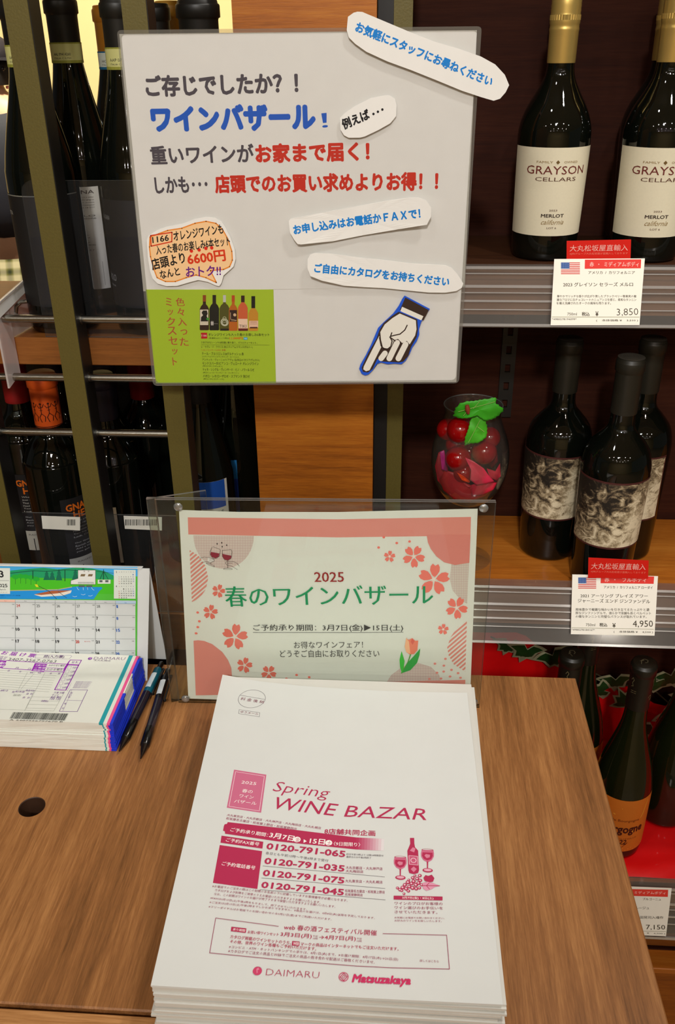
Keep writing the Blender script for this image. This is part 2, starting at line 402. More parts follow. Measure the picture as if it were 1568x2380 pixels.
# price strip tags on the low guard
pl = Plane((0, .9148, 0), (1, 0, 0), (0, 0, 1))
for (x0, x1, lab) in ((96, 186, 'white barcode tag on the low acrylic guard, left of the middle post'), (287, 376, 'white barcode tag on the low acrylic guard, right of the middle post')):
    t = thing('barcode_tag', lab, 'tag', PY((x0 + x1) / 2, 1228, .9148))
    slab(t, 'tag_card', pl, [(x0, 1199), (x1, 1202), (x1, 1233), (x0 + 3, 1229)], .0004, P('tag_card', (225, 222, 210), .6))
    sh = Sheet(t, pl.m, pl.pos); random.seed(x0); x = x0 + (4 if x0 > 200 else 60)
    while x < x1 - 10: wv = random.choice((.8, 1.2, 2)); sh.rect(x, 1207, x + wv, 1221, (60, 60, 58)); x += wv + random.choice((1, 1.4, 2))
    sh.done(artwork='barcode')

# price rail on the end of the upper left shelf, running away from the viewer
t = thing('price_rail', 'pale pink clear price rail at the left end of the upper shelf', 'price rail', (-.43, 1.0, .35))
PINK = clear('pink_plastic', (240, 200, 195), gloss=.12, rough=.15, edge=.5, white=.4)
pa, pb = PY(62, 645, .945), PY(-14, 712, .872); pm = pa.lerp(pb, (.945 - .8985) / (.945 - .872))
zb = UZ + .0015; low = Vector((0, 0, -.088))
MB().prism([pa, pb, pb + low, Vector((pm.x, pm.y, pb.z - .080)), Vector((pm.x, pm.y, zb)), Vector((pa.x, pa.y, zb))], (-.002, 0, 0), PINK).build('rail_plate', t)
o4 = Vector((.003, 0, -.001)); MB().prism([pa + o4, pb + o4, pb + o4 + Vector((0, 0, -.012)), pa + o4 + Vector((0, 0, -.009))], (-.001, 0, 0), PAPER).build('price_strip', t)
MB().tube([pa + Vector((.003, 0, .001)), pb + Vector((.003, 0, .001))], .0014, RAILE, 8).build('lip', t)
MB().tube([PY(64, 700, .91), PY(48, 702, .91), PY(38, 712, .91), PY(36, 735, .91)], .0022, STEEL, 10).build('wire_hook', t)
MB().prism([PY(10, 715, .8985), PY(75, 745, .8985), PY(78, 758, .8985), PY(28, 785, .8985), PY(20, 780, .8985)], (0, -.001, 0), RAILC).build('end_cap', t)

# ================================================================ bottles
def smooth_prof(keys, n=5):
    out = []
    for i in range(len(keys) - 1):
        p0 = keys[max(i - 1, 0)]; p1 = keys[i]; p2 = keys[i + 1]; p3 = keys[min(i + 2, len(keys) - 1)]
        for k in range(n):
            t = k / n; out.append(tuple(.5 * ((2 * p1[j]) + (-p0[j] + p2[j]) * t + (2 * p0[j] - 5 * p1[j] + 4 * p2[j] - p3[j]) * t * t + (-p0[j] + 3 * p1[j] - 3 * p2[j] + p3[j]) * t ** 3) for j in (0, 1)))
    out.append(keys[-1]); return out
class Bottle:
    """built at the origin facing -Y; all figures in metres"""
    def __init__(s, name, label, loc, body, cap, capcol, H, group=None, glass=None, caprough=.45, capmetal=0, rn=.0138, lip=None, cat='bottle', twist=0):
        s.t = thing(name, label, cat, (0, 0, 0), group); s.H = H
        base = [(.0001, .004), (body[0][0] * .7, .003), (body[0][0] - .004, 0), (body[0][0] - .0015, .0012)]
        s.prof = base + smooth_prof(body, 4); s.rn = rn
        MB().lathe(s.prof, glass or BOTTLE, n=48).build('body', s.t)
        cr = rn + .0007; lip = lip or .0016; m = P('capsule', capcol, caprough, capmetal, noise=.05, nscale=120)
        s.capm = m; s.cap0 = cap
        if not capmetal == 9:
            pr = [(cr - .0002, cap), (cr, cap + .001), (cr, H - .018), (cr + lip * .2, H - .0165), (cr + lip, H - .0155), (cr + lip, H - .0055), (cr + lip * .7, H - .004), (cr + lip * .2, H - .0035), (cr, H - .001), (cr - .0015, H), (.0001, H)]
            s.cap = MB().lathe(pr, m, n=36).build('capsule', s.t)
        s.loc = loc; s.rz = twist
    def R(s, v):
        pr = s.prof
        for (r0, z0), (r1, z1) in zip(pr[3:], pr[4:]):
            if z0 <= v <= z1 and z1 > z0: return r0 + (r1 - r0) * (v - z0) / (z1 - z0)
        return pr[-1][0]
    def surf(s, R=None, ang=0):
        def pos(u, v, l=0):
            r = (R or s.R(v)); a_ = u / r + ang; r += l; return Vector((r * math.sin(a_), -r * math.cos(a_), v))
        return pos
    def label(s, u0, u1, v0, v1, mat, name='label', lift=.0003, curve=None, n=24, ang=0, R=None):
        pos = s.surf(R, ang); vs = []; nv = 6
        for i in range(n + 1):
            u = u0 + (u1 - u0) * i / n
            for j in range(nv + 1):
                b_ = v0 + (v1 - v0) * j / nv; vs.append(pos(u, b_ if not curve else b_ + curve(i / n, j / nv), lift))
        fs = [(i * (nv + 1) + j, (i + 1) * (nv + 1) + j, (i + 1) * (nv + 1) + j + 1, i * (nv + 1) + j + 1) for i in range(n) for j in range(nv)]
        return MB().add(vs, fs, mat, True).build(name, s.t, world=False)
    def sheet(s, root, R=None, ang=0, lift=.0005):
        return Sheet(root, lambda x, y: (x / 1000, y / 1000), s.surf(R, ang), up=1, lift=lift, world=False)
    def place(s): s.t.location = s.loc; s.t.rotation_euler = (0, 0, s.rz); return s.t

# --- gold-capped bottles with cream labels
def gold_bottle():
    b_ = Bottle('wine_bottle', '', (0, 0, 0), [(.0350, .004), (.0362, .03), (.0378, .09), (.0384, .118), (.0375, .134), (.0322, .150), (.0230, .166), (.0160, .180), (.0137, .192), (.0134, .21)], .194, (206, 166, 74), .254, caprough=.3, capmetal=.75, rn=.0138)
    bpy.data.objects.remove(b_.cap)
    G = P('gold_cap', (222, 190, 108), .3, .65, noise=.04, nscale=90); mb = MB()
    mb.lathe([(.0142, .194), (.0144, .195), (.0147, .222), (.0150, .2235), (.0150, .225), (.0147, .2262), (.0147, .2285), (.0152, .230), (.0152, .2325)], G, n=40)
    mb.lathe([(.0150, .2372), (.0148, .239), (.0150, .241), (.0148, .243), (.0150, .245), (.0148, .247), (.0149, .2515), (.0142, .2538), (.0001, .254)], G, n=40)
    vs = []; n = 72
    for z_ in (.2325, .2372):
        for k in range(n): r = .0154 if k % 2 else .0148; vs.append((r * math.cos(2 * PI * k / n), r * math.sin(2 * PI * k / n), z_))
    mb.add(vs, [(k, (k + 1) % n, n + (k + 1) % n, n + k) for k in range(n)], G); mb.build('screw_cap', b_.t)
    lab = b_.label(-.056, .056, .0275, .1165, P('cream_label', (226, 218, 190), .7, noise=.02, nscale=400, bump=.1))
    sh = b_.sheet(lab); br = (94, 58, 44); go = (140, 112, 60)
    sh.text('FAMILY', (-22, 101.4), (-5, 101.4), 2.1, go); sh.text('OWNED', (6.5, 101.4), (22, 101.4), 2.1, go)
    sh.poly([(0, 100.3), (2, 102.4), (0, 104.5), (-2, 102.4)], (110, 84, 40))
    sh.text('GRAYSON', (-33, 90.4), (33, 90.4), 8.2, (108, 40, 34)); sh.text('CELLARS', (-22, 83.6), (22, 83.6), 3.9, br)
    sh.text('2023', (-4.2, 53.3), (4.2, 53.3), 1.8, br, .01, part='vintage_lettering'); sh.text('MERLOT', (-12, 47), (12, 47), 3.4, (50, 34, 26), .02, part='vintage_lettering')
    sh.text('california', (-12, 39.6), (12, 39.6), 5, go, 0, .45, part='vintage_lettering'); sh.text('LOT 6', (-5, 35), (5, 35), 1.9, br, .01, part='vintage_lettering')
    sh.text('ALC. 13.5% BY VOL.', (-49.5, 30), (-49.5, 46), 1.4, br, part='side_lettering')
    sh.done(); return b_.t
gb = gold_bottle()
gb.location = (.1610, 1.037, SZ[0] + .0002); gb['label'] = 'gold-capped bottle with cream label, left front on the upper shelf'; gb['group'] = 'gold-capped bottles on the upper shelf'
gb.rotation_euler[2] = .02
dup(gb, (.2700, 1.030, SZ[0] + .0002), -.02, 'gold-capped bottle with cream label cut by the right edge of the photo, front row')
dup(gb, (.1730, 1.115, SZ[0] + .0002), .9, 'gold-capped bottle mostly hidden behind the left front gold-capped bottle')
dup(gb, (.2850, 1.112, SZ[0] + .0002), .35, 'gold-capped bottle hidden behind the right front gold-capped bottle')

# --- dark bottles with a smoky engraved picture label
def smoke_mat():
    m = bpy.data.materials.new('engraved_smoke_print'); m.use_nodes = True; nt = m.node_tree; B = nt.nodes['Principled BSDF']; L = nt.links.new
    tc = nt.nodes.new('ShaderNodeTexCoord')
    def nz(sc, det, dist, loc=(0, 0, 0)):
        mp = nt.nodes.new('ShaderNodeMapping'); mp.inputs['Scale'].default_value = sc; mp.inputs['Location'].default_value = loc
        n = nt.nodes.new('ShaderNodeTexNoise'); n.inputs['Scale'].default_value = 1; n.inputs['Detail'].default_value = det; n.inputs['Distortion'].default_value = dist
        L(tc.outputs['Object'], mp.inputs[0]); L(mp.outputs[0], n.inputs['Vector']); return n.outputs['Fac']
    big = nz((60, 60, 75), 3, 1.6, (2, 0, 1)); fine = nz((500, 500, 900), 2, .6)
    sx = nt.nodes.new('ShaderNodeSeparateXYZ'); L(tc.outputs['Object'], sx.inputs[0])
    def M(op, a_, b_, c_=None):
        n = nt.nodes.new('ShaderNodeMath'); n.operation = op
        for i, x in enumerate((a_, b_, c_)):
            if x is None: continue
            if isinstance(x, (int, float)): n.inputs[i].default_value = x
            else: L(x, n.inputs[i])
        return n.outputs[0]
    grad = M('ADD', M('MULTIPLY', sx.outputs['X'], 6.5), M('ADD', .33, M('MULTIPLY', M('SUBTRACT', .110, sx.outputs['Z']), 6.0)))
    f = M('ADD', M('ADD', grad, M('MULTIPLY', M('SUBTRACT', big, .5), 1.7)), M('MULTIPLY', M('SUBTRACT', fine, .5), .55))
    L(ramp(nt, f, [(.0, (30, 24, 16)), (.18, (84, 70, 52)), (.4, (164, 146, 114)), (.7, (232, 218, 186))]), B.inputs['Base Color'])
    B.inputs['Roughness'].default_value = .6; return m
SMOKE = smoke_mat()
def smoke_bottle():
    b_ = Bottle('wine_bottle', '', (0, 0, 0), [(.0365, .004), (.0375, .03), (.0398, .10), (.0412, .150), (.0405, .166), (.0360, .182), (.0255, .196), (.0170, .206), (.0145, .216), (.0142, .235)], .226, (36, 34, 26), .2925, caprough=.42, rn=.0146, lip=.0012)
    MB().lathe([(.0152, .2925), (.0140, .2929), (.0001, .2930)], P('capsule_top', (104, 98, 88), .35, .6), n=36).build('capsule_top', b_.t)
    for r in (.004, .0075, .0105): MB().lathe([(r, .2931), (r + .0006, .2934), (r + .0012, .2931)], P('capsule_top', (104, 98, 88), .35, .6), n=32).build('embossed_ring', b_.t)
    lab = b_.label(-.058, .058, .0625, .1525, P('label_border', (92, 40, 36), .6))
    for (e, m_) in ((.0010, P('label_dark', (20, 14, 12), .6)), (.0015, P('label_border', (92, 40, 36), .6)), (.0022, SMOKE)):
        vs = []; n, nv = 24, 6; pos = b_.surf()
        for i in range(n + 1):
            for j in range(nv + 1): vs.append(pos(-.058 + e + (.116 - 2 * e) * i / n, .0625 + e + (.09 - 2 * e) * j / nv, .0003 + e * .06))
        MB().add(vs, [(i * 7 + j, (i + 1) * 7 + j, (i + 1) * 7 + j + 1, i * 7 + j + 1) for i in range(n) for j in range(nv)], m_, True).build('smoky_print' if m_ is SMOKE else 'border_line', lab, world=False)
    return b_.t
sb = smoke_bottle()
sb.location = (.2645, .992, SZ[1] + .0002); sb['label'] = 'dark bottle with smoky picture label standing in front, behind the red import tag'; sb['group'] = 'bottles with smoky picture labels'
sb.rotation_euler[2] = -.12
dup(sb, (.2075, 1.062, SZ[1] + .0002), -.25, 'dark bottle with smoky picture label, left rear beside the drinking glass')
dup(sb, (.3075, 1.066, SZ[1] + .0002), -.62, 'dark bottle with smoky picture label, right rear, cut by the frame')

# --- burgundy bottles on the red cloth
def orange_bottle(lab=True):
    b_ = Bottle('wine_bottle', '', (0, 0, 0), [(.0380, .004), (.0390, .02), (.0392, .09), (.0385, .118), (.0330, .150), (.0235, .185), (.0165, .215), (.0142, .245), (.0140, .30)], .245, (26, 24, 16), .316, glass=BOTTLEG, caprough=.4, rn=.0145, lip=.0016)
    sh = Sheet(b_.cap, lambda x, y: (x / 1000, y / 1000), b_.surf(.0152), up=1, lift=.0004, world=False)
    for uu in (-16, 14): sh.line([(uu, 292), (uu + 2, 296), (uu + 4, 293), (uu + 2, 288), (uu + 4, 284), (uu + 1, 282)], .0007, (120, 108, 74))
    sh.line([(10, 268), (13, 272), (15, 268), (12, 264), (16, 266)], .0006, (120, 108, 74)); sh.line([(-14, 276), (-7, 277)], .0006, (120, 108, 74)); sh.line([(-14, 273), (-7, 274)], .0006, (120, 108, 74))
    sh.done()
    s2 = Sheet(b_.cap, lambda x, y: (x / 1000, y / 1000), lambda u, v, l: Vector((u, v, .3161 + l)), up=1, lift=.0002, world=False)
    s2.line([(-5, -6), (-4, 2), (0, 5), (4, 3), (3, -2), (0, -3)], .0009, (96, 88, 66)); s2.line([(-6, 0), (-1, 2)], .0009, (96, 88, 66)); s2.done()
    if lab:
        l_ = b_.label(-.061, .061, .016, .112, P('orange_label', (214, 118, 30), .55, noise=.03, nscale=80))
        sh = b_.sheet(l_); sh.m = lambda x, y: (x / 1000, (16 + (y - 16) * 1.33) / 1000); dk = (74, 22, 14)
        sh.text('Vin de Bourgogne', (-25, 58), (25, 58), 4.2, (120, 50, 20)); sh.text('Bourgogne', (-33, 40), (33, 40), 14, dk, .03)
        sh.text('2022', (-9, 27), (11, 27), 6.5, dk, .02, .15); sh.text('MIS EN BOUTEILLE', (-26, 34), (26, 34), 1.8, (150, 70, 30))
        for p in ([(-48, 84), (-30, 80), (-2, 77)], [(-46, 72), (-20, 71), (-10, 68)], [(-42, 70), (-30, 60), (-24, 48)], [(36, 84), (30, 66), (18, 44), (4, 26)], [(-30, 44), (-40, 30), (-24, 18)]): sh.line(p, .0014, (246, 176, 60))
        sh.line([(30, 46), (12, 28), (2, 18)], .0012, (110, 40, 14))
        for k in range(24): sh.disc((-48 + 4 * k, 18 + (k % 3) * 1.6), .7, (244, 170, 70), n=6)
        sh.done()
    return b_.t
CLZ = SZ[2] + .0025
ob = orange_bottle()
p0 = PZ(1478, 1537, CLZ + .316)
p0.x += .011; ob.location = (p0.x, p0.y, CLZ); ob['label'] = 'green-black bottle with orange label standing on the red cloth'; ob['group'] = 'sloping-shouldered bottles on the red cloth'
ob.rotation_euler[2] = -.12
p1 = PZ(1330, 1517, CLZ + .316)
dup(ob, (p0.x - .048, min(p0.y + .095, 1.082), CLZ), .9, 'tall dark bottle behind the table corner, left of the orange-labelled one')
dup(ob, (p1.x, p1.y, CLZ), .5, 'dark bottle whose cap top peeps over the table back edge')
dup(ob, (p0.x + .085, p0.y + .06, CLZ), 2.5, 'dark bottle half out of frame at the right, behind the orange-labelled one')
print('BOURG', p0, p1)

# --- left gondola bottles
BURG = [(.0355, .004), (.0362, .02), (.0362, .150), (.0345, .175), (.0285, .205), (.0205, .238), (.0158, .262), (.0146, .28), (.0144, .31)]
def strip(b_, R, z0, z1, cols, txt):
    z0 -= .011; z1 -= .011
    lab = b_.label(-.05, .05, z0, z1, P('strip', cols[0], .6), 'seal_strip', lift=.0004, R=R)
    sh = b_.sheet(lab, R=R); sh.rect(-50, z0 * 1000, 50, z0 * 1000 + 2.6, cols[1], n=24); sh.rect(-50, z1 * 1000 - 1.3, 50, z1 * 1000, cols[1], n=24)
    sh.text(txt, (-9, z0 * 1000 + 7), (9, z0 * 1000 + 7), 2.6, (70, 70, 60)); sh.text('ITALIA C 0,750', (-9, z0 * 1000 + 3.6), (9, z0 * 1000 + 3.6), 1.8, (80, 80, 70)); sh.done()
def backlabel(b_, ang, u0, u1, v0, v1, head, rows, col=(222, 216, 198)):
    lab = b_.label(u0, u1, v0, v1, P('back_label', col, .65), 'back_label', ang=ang)
    sh = b_.sheet(lab, ang=ang); W_ = (u1 - u0) * 1000; x0 = u0 * 1000 + W_ * .1; y = v1 * 1000 - 7
    sh.text(head[0], (x0, y), (x0 + W_ * .8, y), 3.8, head[1]); y -= 4.5
    for r_ in rows:
        if r_ is None: y -= 3; continue
        sh.text(r_, (x0, y), (x0 + W_ * .78 * min(1, len(r_) / 22 + .35), y), 1.7, (70, 64, 56)); y -= 2.7
    return lab, sh
def tall(label, x, Y, H, capc, cap, sc=1, **k):
    H -= .011; cap -= .011
    return Bottle('wine_bottle', label, (x, Y, UZ + .0002), [(.0152 + (r - .0152) * sc if r > .0152 else r, z * H / .325) for r, z in BURG], cap, capc, H, rn=.0150, **k)
G1 = 'tall bottles on the upper left shelf'
b_ = tall('dark bottle at far left, its slope showing left of the first olive post', -.3695, .9480, .325, (24, 22, 18), .268, group=G1)
strip(b_, .0158, .268, .287, ((206, 204, 130), (150, 150, 60)), 'AAM 09414257')
lab = b_.label(-.05, .05, .03, .142, P('black_label', (20, 18, 16), .6)); sh = b_.sheet(lab); sh.rect(-50, 141, 50, 142, (130, 128, 116), n=24)
sh.text('VENETA', (-48, 122), (-30, 122), 4, (190, 188, 180)); sh.text('O', (-47, 66), (-41, 66), 8, (190, 188, 180)); sh.done(); b_.place()
b_ = tall('black-capped bottle with numbered seal strip and white back label, between the first two posts', -.3520, 1.0230, .331, (26, 25, 20), .270, sc=.9, group=G1)
strip(b_, .0158, .270, .289, ((206, 204, 130), (150, 150, 60)), 'AAL 09414260')
lab, sh = backlabel(b_, -.02, -.026, .026, .030, .140, ('CASCINA', (60, 50, 46)), ['"The king of wines". Such a wine', 'Produced from Nebbiolo grapes', 'with orange reflections, intense', 'hints of spice. Persistent', 'the palate. Served at 18-20C', 'cheeses.', None, '        BAROLO', '   Denominazione', None, None, None, None, None, 'イタリア 赤ワイン', '果実酒 750ml', '輸入者及び引取先', '●原産国 イタリア', '●酸化防止剤(亜硫酸塩)', '未成年者の飲酒は', '法律で禁止されています'])
sh.ring((-6, 78), 5, .0006, (50, 46, 44)); sh.text('GC', (-8, 72), (4, 79), 6, (90, 80, 76), 0, .3); sh.text('GRAND CERCLE', (-12, 66), (6, 66), 1.6, (90, 80, 76))
sh.line([(-16, 60), (20, 60), (20, 34), (-16, 34)], .0003, (90, 84, 80), closed=True); sh.done(); b_.place()
b_ = tall('gold-capped bottle with blue-edged seal strip behind the black-capped ones', -.3270, 1.102, .325, (186, 122, 36), .262, group=G1, caprough=.35, capmetal=.4)
strip(b_, .0158, .262, .280, ((200, 206, 190), (30, 96, 130)), 'AAC 06589665')
sh = Sheet(b_.cap, lambda x, y: (x / 1000, y / 1000), b_.surf(.0157), up=1, lift=.0004, world=False)
sh.line([(4, 306), (9, 308), (13, 306), (12, 295), (9, 289), (6, 295)], .0006, (226, 190, 110), closed=True); sh.line([(9, 304), (9, 293)], .0006, (226, 190, 110)); sh.line([(7, 300), (11, 301)], .0006, (226, 190, 110)); sh.done(); b_.place()
b_ = tall('black-capped bottle with front label partly hidden behind the poster edge', -.2705, .945, .325, (26, 25, 20), .265, group=G1)
strip(b_, .0158, .265, .284, ((206, 204, 130), (150, 150, 60)), 'AAP 07747')
lab = b_.label(-.05, .05, .03, .138, P('black_label', (20, 18, 16), .6)); sh = b_.sheet(lab)
sh.text('AZIENDA AGRARIA', (-50, 118), (-26, 118), 4.4, (170, 166, 150)); sh.text('BAROLO', (-49, 56), (-27, 56), 7, (190, 188, 180)); sh.text('RISERVA', (-44, 50), (-30, 50), 2, (190, 188, 180)); sh.done(); b_.place()
for (x, Y, H, cc, rn_, lab_) in ((PY(359, 30, 1.075).x, 1.075, .314, (24, 23, 18), .0145, 'black-capped bottle directly right of the middle post, above the poster'),
                            (PY(393, 30, 1.122).x, 1.122, .318, (176, 128, 40), .0145, 'gold-capped bottle in the rear above the poster'),):
    b_ = Bottle('wine_bottle', lab_, (x, Y, UZ + .0002), [(r * .68, z * H / .325) for r, z in BURG[:5]] + [(r, z * H / .325) for r, z in BURG[5:]], .24, cc, H, rn=rn_, group=G1); b_.place()
b_ = Bottle('wine_bottle', 'wide black-capped bottle beside the wooden column, above the poster', (-.2055, 1.000, UZ + .0002), [(r, z * .318 / .325) for r, z in BURG], .228, (22, 21, 18), .314, rn=.0190, lip=.0022, group=G1); b_.place()

LZ = -.0118
G2 = 'bottles on the lower left shelf'
BORD = [(.0355, .004), (.0362, .03), (.0368, .17), (.0350, .185), (.0270, .203), (.0185, .217), (.0148, .232), (.0138, .26)]
def low(label, x, Y, H, capc, cap, body=BORD, sc=1, **k):
    return Bottle('wine_bottle', label, (x, Y, LZ), [(r * sc, z * H / .295) for r, z in body], cap, capc, H, group=G2, **k)
def headlabel(b_, ang):
    lab = b_.label(-.03, .03, .023, .138, P('black_label', (16, 14, 16), .6), ang=ang); sh = b_.sheet(lab, ang=ang); o = (214, 104, 20)
    sh.text('GNARLY', (-24, 121), (20, 121), 9, o, .03); sh.text('HEAD', (-16, 110), (18, 110), 9, o, .03); y = 104
    for q in ('When you taste', 'Just a sip of these', 'That intense old vine', 'Head vines make wine', 'Too big for one', 'Lodi, California', None, 'Our Gnarly vines', 'Ravish with fruit', 'Add a little spice', 'you get flavors'):
        if q: sh.text(q, (-20, y), (8 + len(q) * .5, y), 2.4, (200, 198, 190))
        y -= 4.3
    sh.rect(-30, 24, 30, 54, (196, 192, 172), n=24); sh.text('RAISED ON', (-20, 47), (10, 47), 2.2, (70, 66, 60)); sh.line([(-14, 24), (-14, 42), (8, 42), (8, 24)], .0012, (30, 30, 30)); sh.done()
b_ = low('red-capped bottle at far left below the wooden shelf', -.4890, 1.055, .291, (150, 20, 22), .228, rn=.0158); headlabel(b_, .45); b_.place()
b_ = low('purple-capped bottle with round shoulders behind the orange-capped one', -.4620, 1.128, .29, (44, 34, 70), .235); b_.place()
b_ = low('broad-shouldered bottle with orange capsule of dancing figures', -.4235, .985, .290, (214, 84, 22), .225, rn=.0158, sc=1.06)
sh = Sheet(b_.cap, lambda x, y: (x / 1000, y / 1000), b_.surf(.0166), up=1, lift=.0004, world=False)
for cx_ in (-18, -9, 0, 9, 18):
    sh.disc((cx_, 256), 1.4, (60, 20, 10), n=8); sh.line([(cx_ - 4, 254), (cx_ - 2, 251), (cx_ + 2, 252), (cx_ + 4, 256)], .0008, (60, 20, 10)); sh.line([(cx_, 254), (cx_, 244), (cx_ - 3, 239), (cx_ - 1, 233)], .0009, (60, 20, 10)); sh.line([(cx_, 244), (cx_ + 4, 240), (cx_ + 3, 234)], .0009, (60, 20, 10)); sh.line([(cx_ - 1.5, 248), (cx_ + 1.5, 248)], .0006, (60, 20, 10))
sh.rect(-24, 226, 24, 227, (60, 20, 10), n=12); sh.done(); headlabel(b_, 1.08); b_.place()
b_ = low('dark-capped bottle with pale imported back label, just right of the middle post', -.3535, .990, .288, (24, 20, 34), .232, rn=.0145, sc=.9)
lab, sh = backlabel(b_, -.42, -.012, .022, .045, .125, ('アポジー', (70, 50, 40)), ['果実酒', '輸入者 株式会社', '●原産国', '容量 750ml', 'アルコール分 14%', '品目 果実酒', '添加物 亜硫酸塩', None, '引取先 東京都', '直射日光を避け', '冷暗所に保管'], (196, 178, 148)); sh.done(); b_.place()
b_ = low('red-capped bottle behind the rods, left of the third post gap', -.3460, 1.125, .277, (150, 20, 22), .206, rn=.0158); b_.place()
b_ = low('dark-capped round-shouldered bottle in the rear between the posts', -.3720, 1.056, .284, (40, 36, 60), .228, rn=.0145, sc=.9); b_.place()
b_ = low('slim bottle with black and white label, right of the third olive post', -.2800, 1.062, .30, (20, 20, 20), .25, body=BURG and [(r * .94, z * .295 / .325) for r, z in BURG])
lab = b_.label(.0, .036, .045, .150, P('grey_label', (190, 186, 176), .65)); sh = b_.sheet(lab); sh.rect(0, 108, 36, 150, (14, 13, 14), n=24)
sh.text('MERLOT', (4, 138), (30, 138), 5, (170, 165, 150)); sh.lines([('not often do these', 24), ('from the coast', 20), ('all together', 17), ('bright and', 15)], 6, 130, 0, -4.5, 1.8, (150, 150, 150))
sh.text('メルロー', (4, 96), (24, 96), 4, (60, 60, 60)); sh.lines([('果実酒 イタリア', 20), ('750ml 13%', 17), ('●輸入者', 12), ('引取先', 12)], 6, 88, 0, -5, 2, (100, 96, 90)); sh.done(); b_.place()
b_ = low('slim bottle with blue-topped white back label', -.2385, 1.005, .30, (20, 20, 20), .25, body=[(r * .94, z * .295 / .325) for r, z in BURG])
lab = b_.label(-.012, .034, .04, .155, P('grey_label', (190, 186, 176), .65)); sh = b_.sheet(lab); sh.rect(-12, 118, 30, 155, (20, 70, 150), n=24); sh.poly([(-12, 142), (-12, 155), (16, 155), (4, 148)], (110, 170, 190))
sh.text('CLOUDLINE', (-6, 110), (26, 110), 4, (40, 70, 60)); sh.lines([('オレゴン', 14), ('ピノ・ノワール', 18), ('果実酒 750ml', 18), ('●輸入者', 12), ('東京都中央区', 16)], 4, 102, 0, -6, 2.4, (110, 60, 60)); sh.done(); b_.place()
b_ = low('sloping bottle with a blue moonlit label beside the wooden column', -.2140, 1.085, .31, (20, 20, 20), .26, body=[(r * .96, z * .295 / .325) for r, z in BURG])
lab = b_.label(-.042, .006, .045, .150, P('blue_label', (16, 54, 140), .5)); sh = b_.sheet(lab)
for k in range(20):
    x0, x1 = -42 + 48 * k / 20, -42 + 48 * (k + 1) / 20; xm = (x0 + x1) / 2 - 4
    if abs(xm) < 33: yb = 156 - math.sqrt(33 ** 2 - xm ** 2); sh.rect(x0, yb, x1, 150, (30, 110, 170))
sh.text('CLOUDLINE', (-40, 112), (-2, 112), 5, (150, 190, 210)); sh.rect(-42, 45, 6, 60, (200, 204, 196), n=24); sh.rect(-42, 60, 6, 76, (50, 120, 180), n=24); sh.done(); b_.place()
# ================================================================ table
tbl = thing('counter_table', 'walnut-look counter with a round cable hole and a grooved front edge', 'table', (-.2, .6, -.85))
mb = MB(); X0, X1, Y0, Y1, TH = -.62, .2030, .3905, .7945, .028
hc, hr, sq = Vector((-.3277, .5772)), .0116, .02; N_ = 32
cir = [(hc.x + hr * math.cos(2 * PI * k / N_), hc.y + hr * math.sin(2 * PI * k / N_)) for k in range(N_)]
sqr = []
for k in range(N_):
    a_ = 2 * PI * k / N_; cx_, sy_ = math.cos(a_), math.sin(a_); q_ = sq / max(abs(cx_), abs(sy_)); sqr.append((hc.x + cx_ * q_, hc.y + sy_ * q_))
mb.add([(x, y, 0) for x, y in sqr] + [(x, y, 0) for x, y in [(hc.x + (p[0] - hc.x) * 1.05, hc.y + (p[1] - hc.y) * 1.05) for p in cir]], [(k, (k + 1) % N_, N_ + (k + 1) % N_, N_ + k) for k in range(N_)], TABLE)
mb.add([(hc.x + (x - hc.x) * 1.05, hc.y + (y - hc.y) * 1.05, 0) for x, y in cir] + [(x, y, -.0007) for x, y in cir] + [(x, y, -TH) for x, y in cir], [(k, (k + 1) % N_, N_ + (k + 1) % N_, N_ + k) for k in range(N_)] + [(N_ + k, N_ + (k + 1) % N_, 2 * N_ + (k + 1) % N_, 2 * N_ + k) for k in range(N_)], P('hole_edge', (58, 34, 18), .6))
e = .0012; xa, xb, ya, yb = X0 + e, X1 - e, Y0 + e, Y1 - e
hx0, hx1, hy0, hy1 = hc.x - sq, hc.x + sq, hc.y - sq, hc.y + sq
for (u0, v0, u1, v1) in ((xa, ya, hx0, yb), (hx1, ya, xb, yb), (hx0, ya, hx1, hy0), (hx0, hy1, hx1, yb)): mb.add([(u0, v0, 0), (u1, v0, 0), (u1, v1, 0), (u0, v1, 0)], [(0, 1, 2, 3)], TABLE)
rg = lambda k, z: [(X0 + k, Y0 + k, z), (X1 - k, Y0 + k, z), (X1 - k, Y1 - k, z), (X0 + k, Y1 - k, z)]
mb.add(rg(e, 0) + rg(0, -e) + rg(0, -TH), [(i, (i + 1) % 4, 4 + (i + 1) % 4, 4 + i) for i in range(4)] + [(4 + i, 4 + (i + 1) % 4, 8 + (i + 1) % 4, 8 + i) for i in range(4)], TABLE)
mb.add(rg(0, -TH), [(3, 2, 1, 0)], TABLE); mb.build('tabletop', tbl)
MB().bevbox((X0, .300, -.05), (X1, .3875, -.0008), wood('walnut_strip', [(120, 78, 40), (172, 120, 70), (214, 160, 104)], 0, .42), .0012).build('front_rail', tbl)
MB().box((X0 + .01, .3885, -.05), (X1 - .01, .3895, -.006), P('groove_dark', (40, 20, 8), .7)).build('groove', tbl)
MB().bevbox((X1 - .03, .31, -.85), (X1 - .004, .785, -TH), TABLE, .001).build('side_panel', tbl)
MB().bevbox((X0 + .004, .31, -.85), (X0 + .03, .785, -TH), TABLE, .001).build('side_panel', tbl)
MB().bevbox((X0 + .03, .765, -.85), (X1 - .03, .785, -TH), DARKW, .001).build('back_panel', tbl)
MB().bevbox((X0 + .03, .31, -.45), (X1 - .03, .765, -.43), TABLE, .001).build('inner_shelf', tbl)

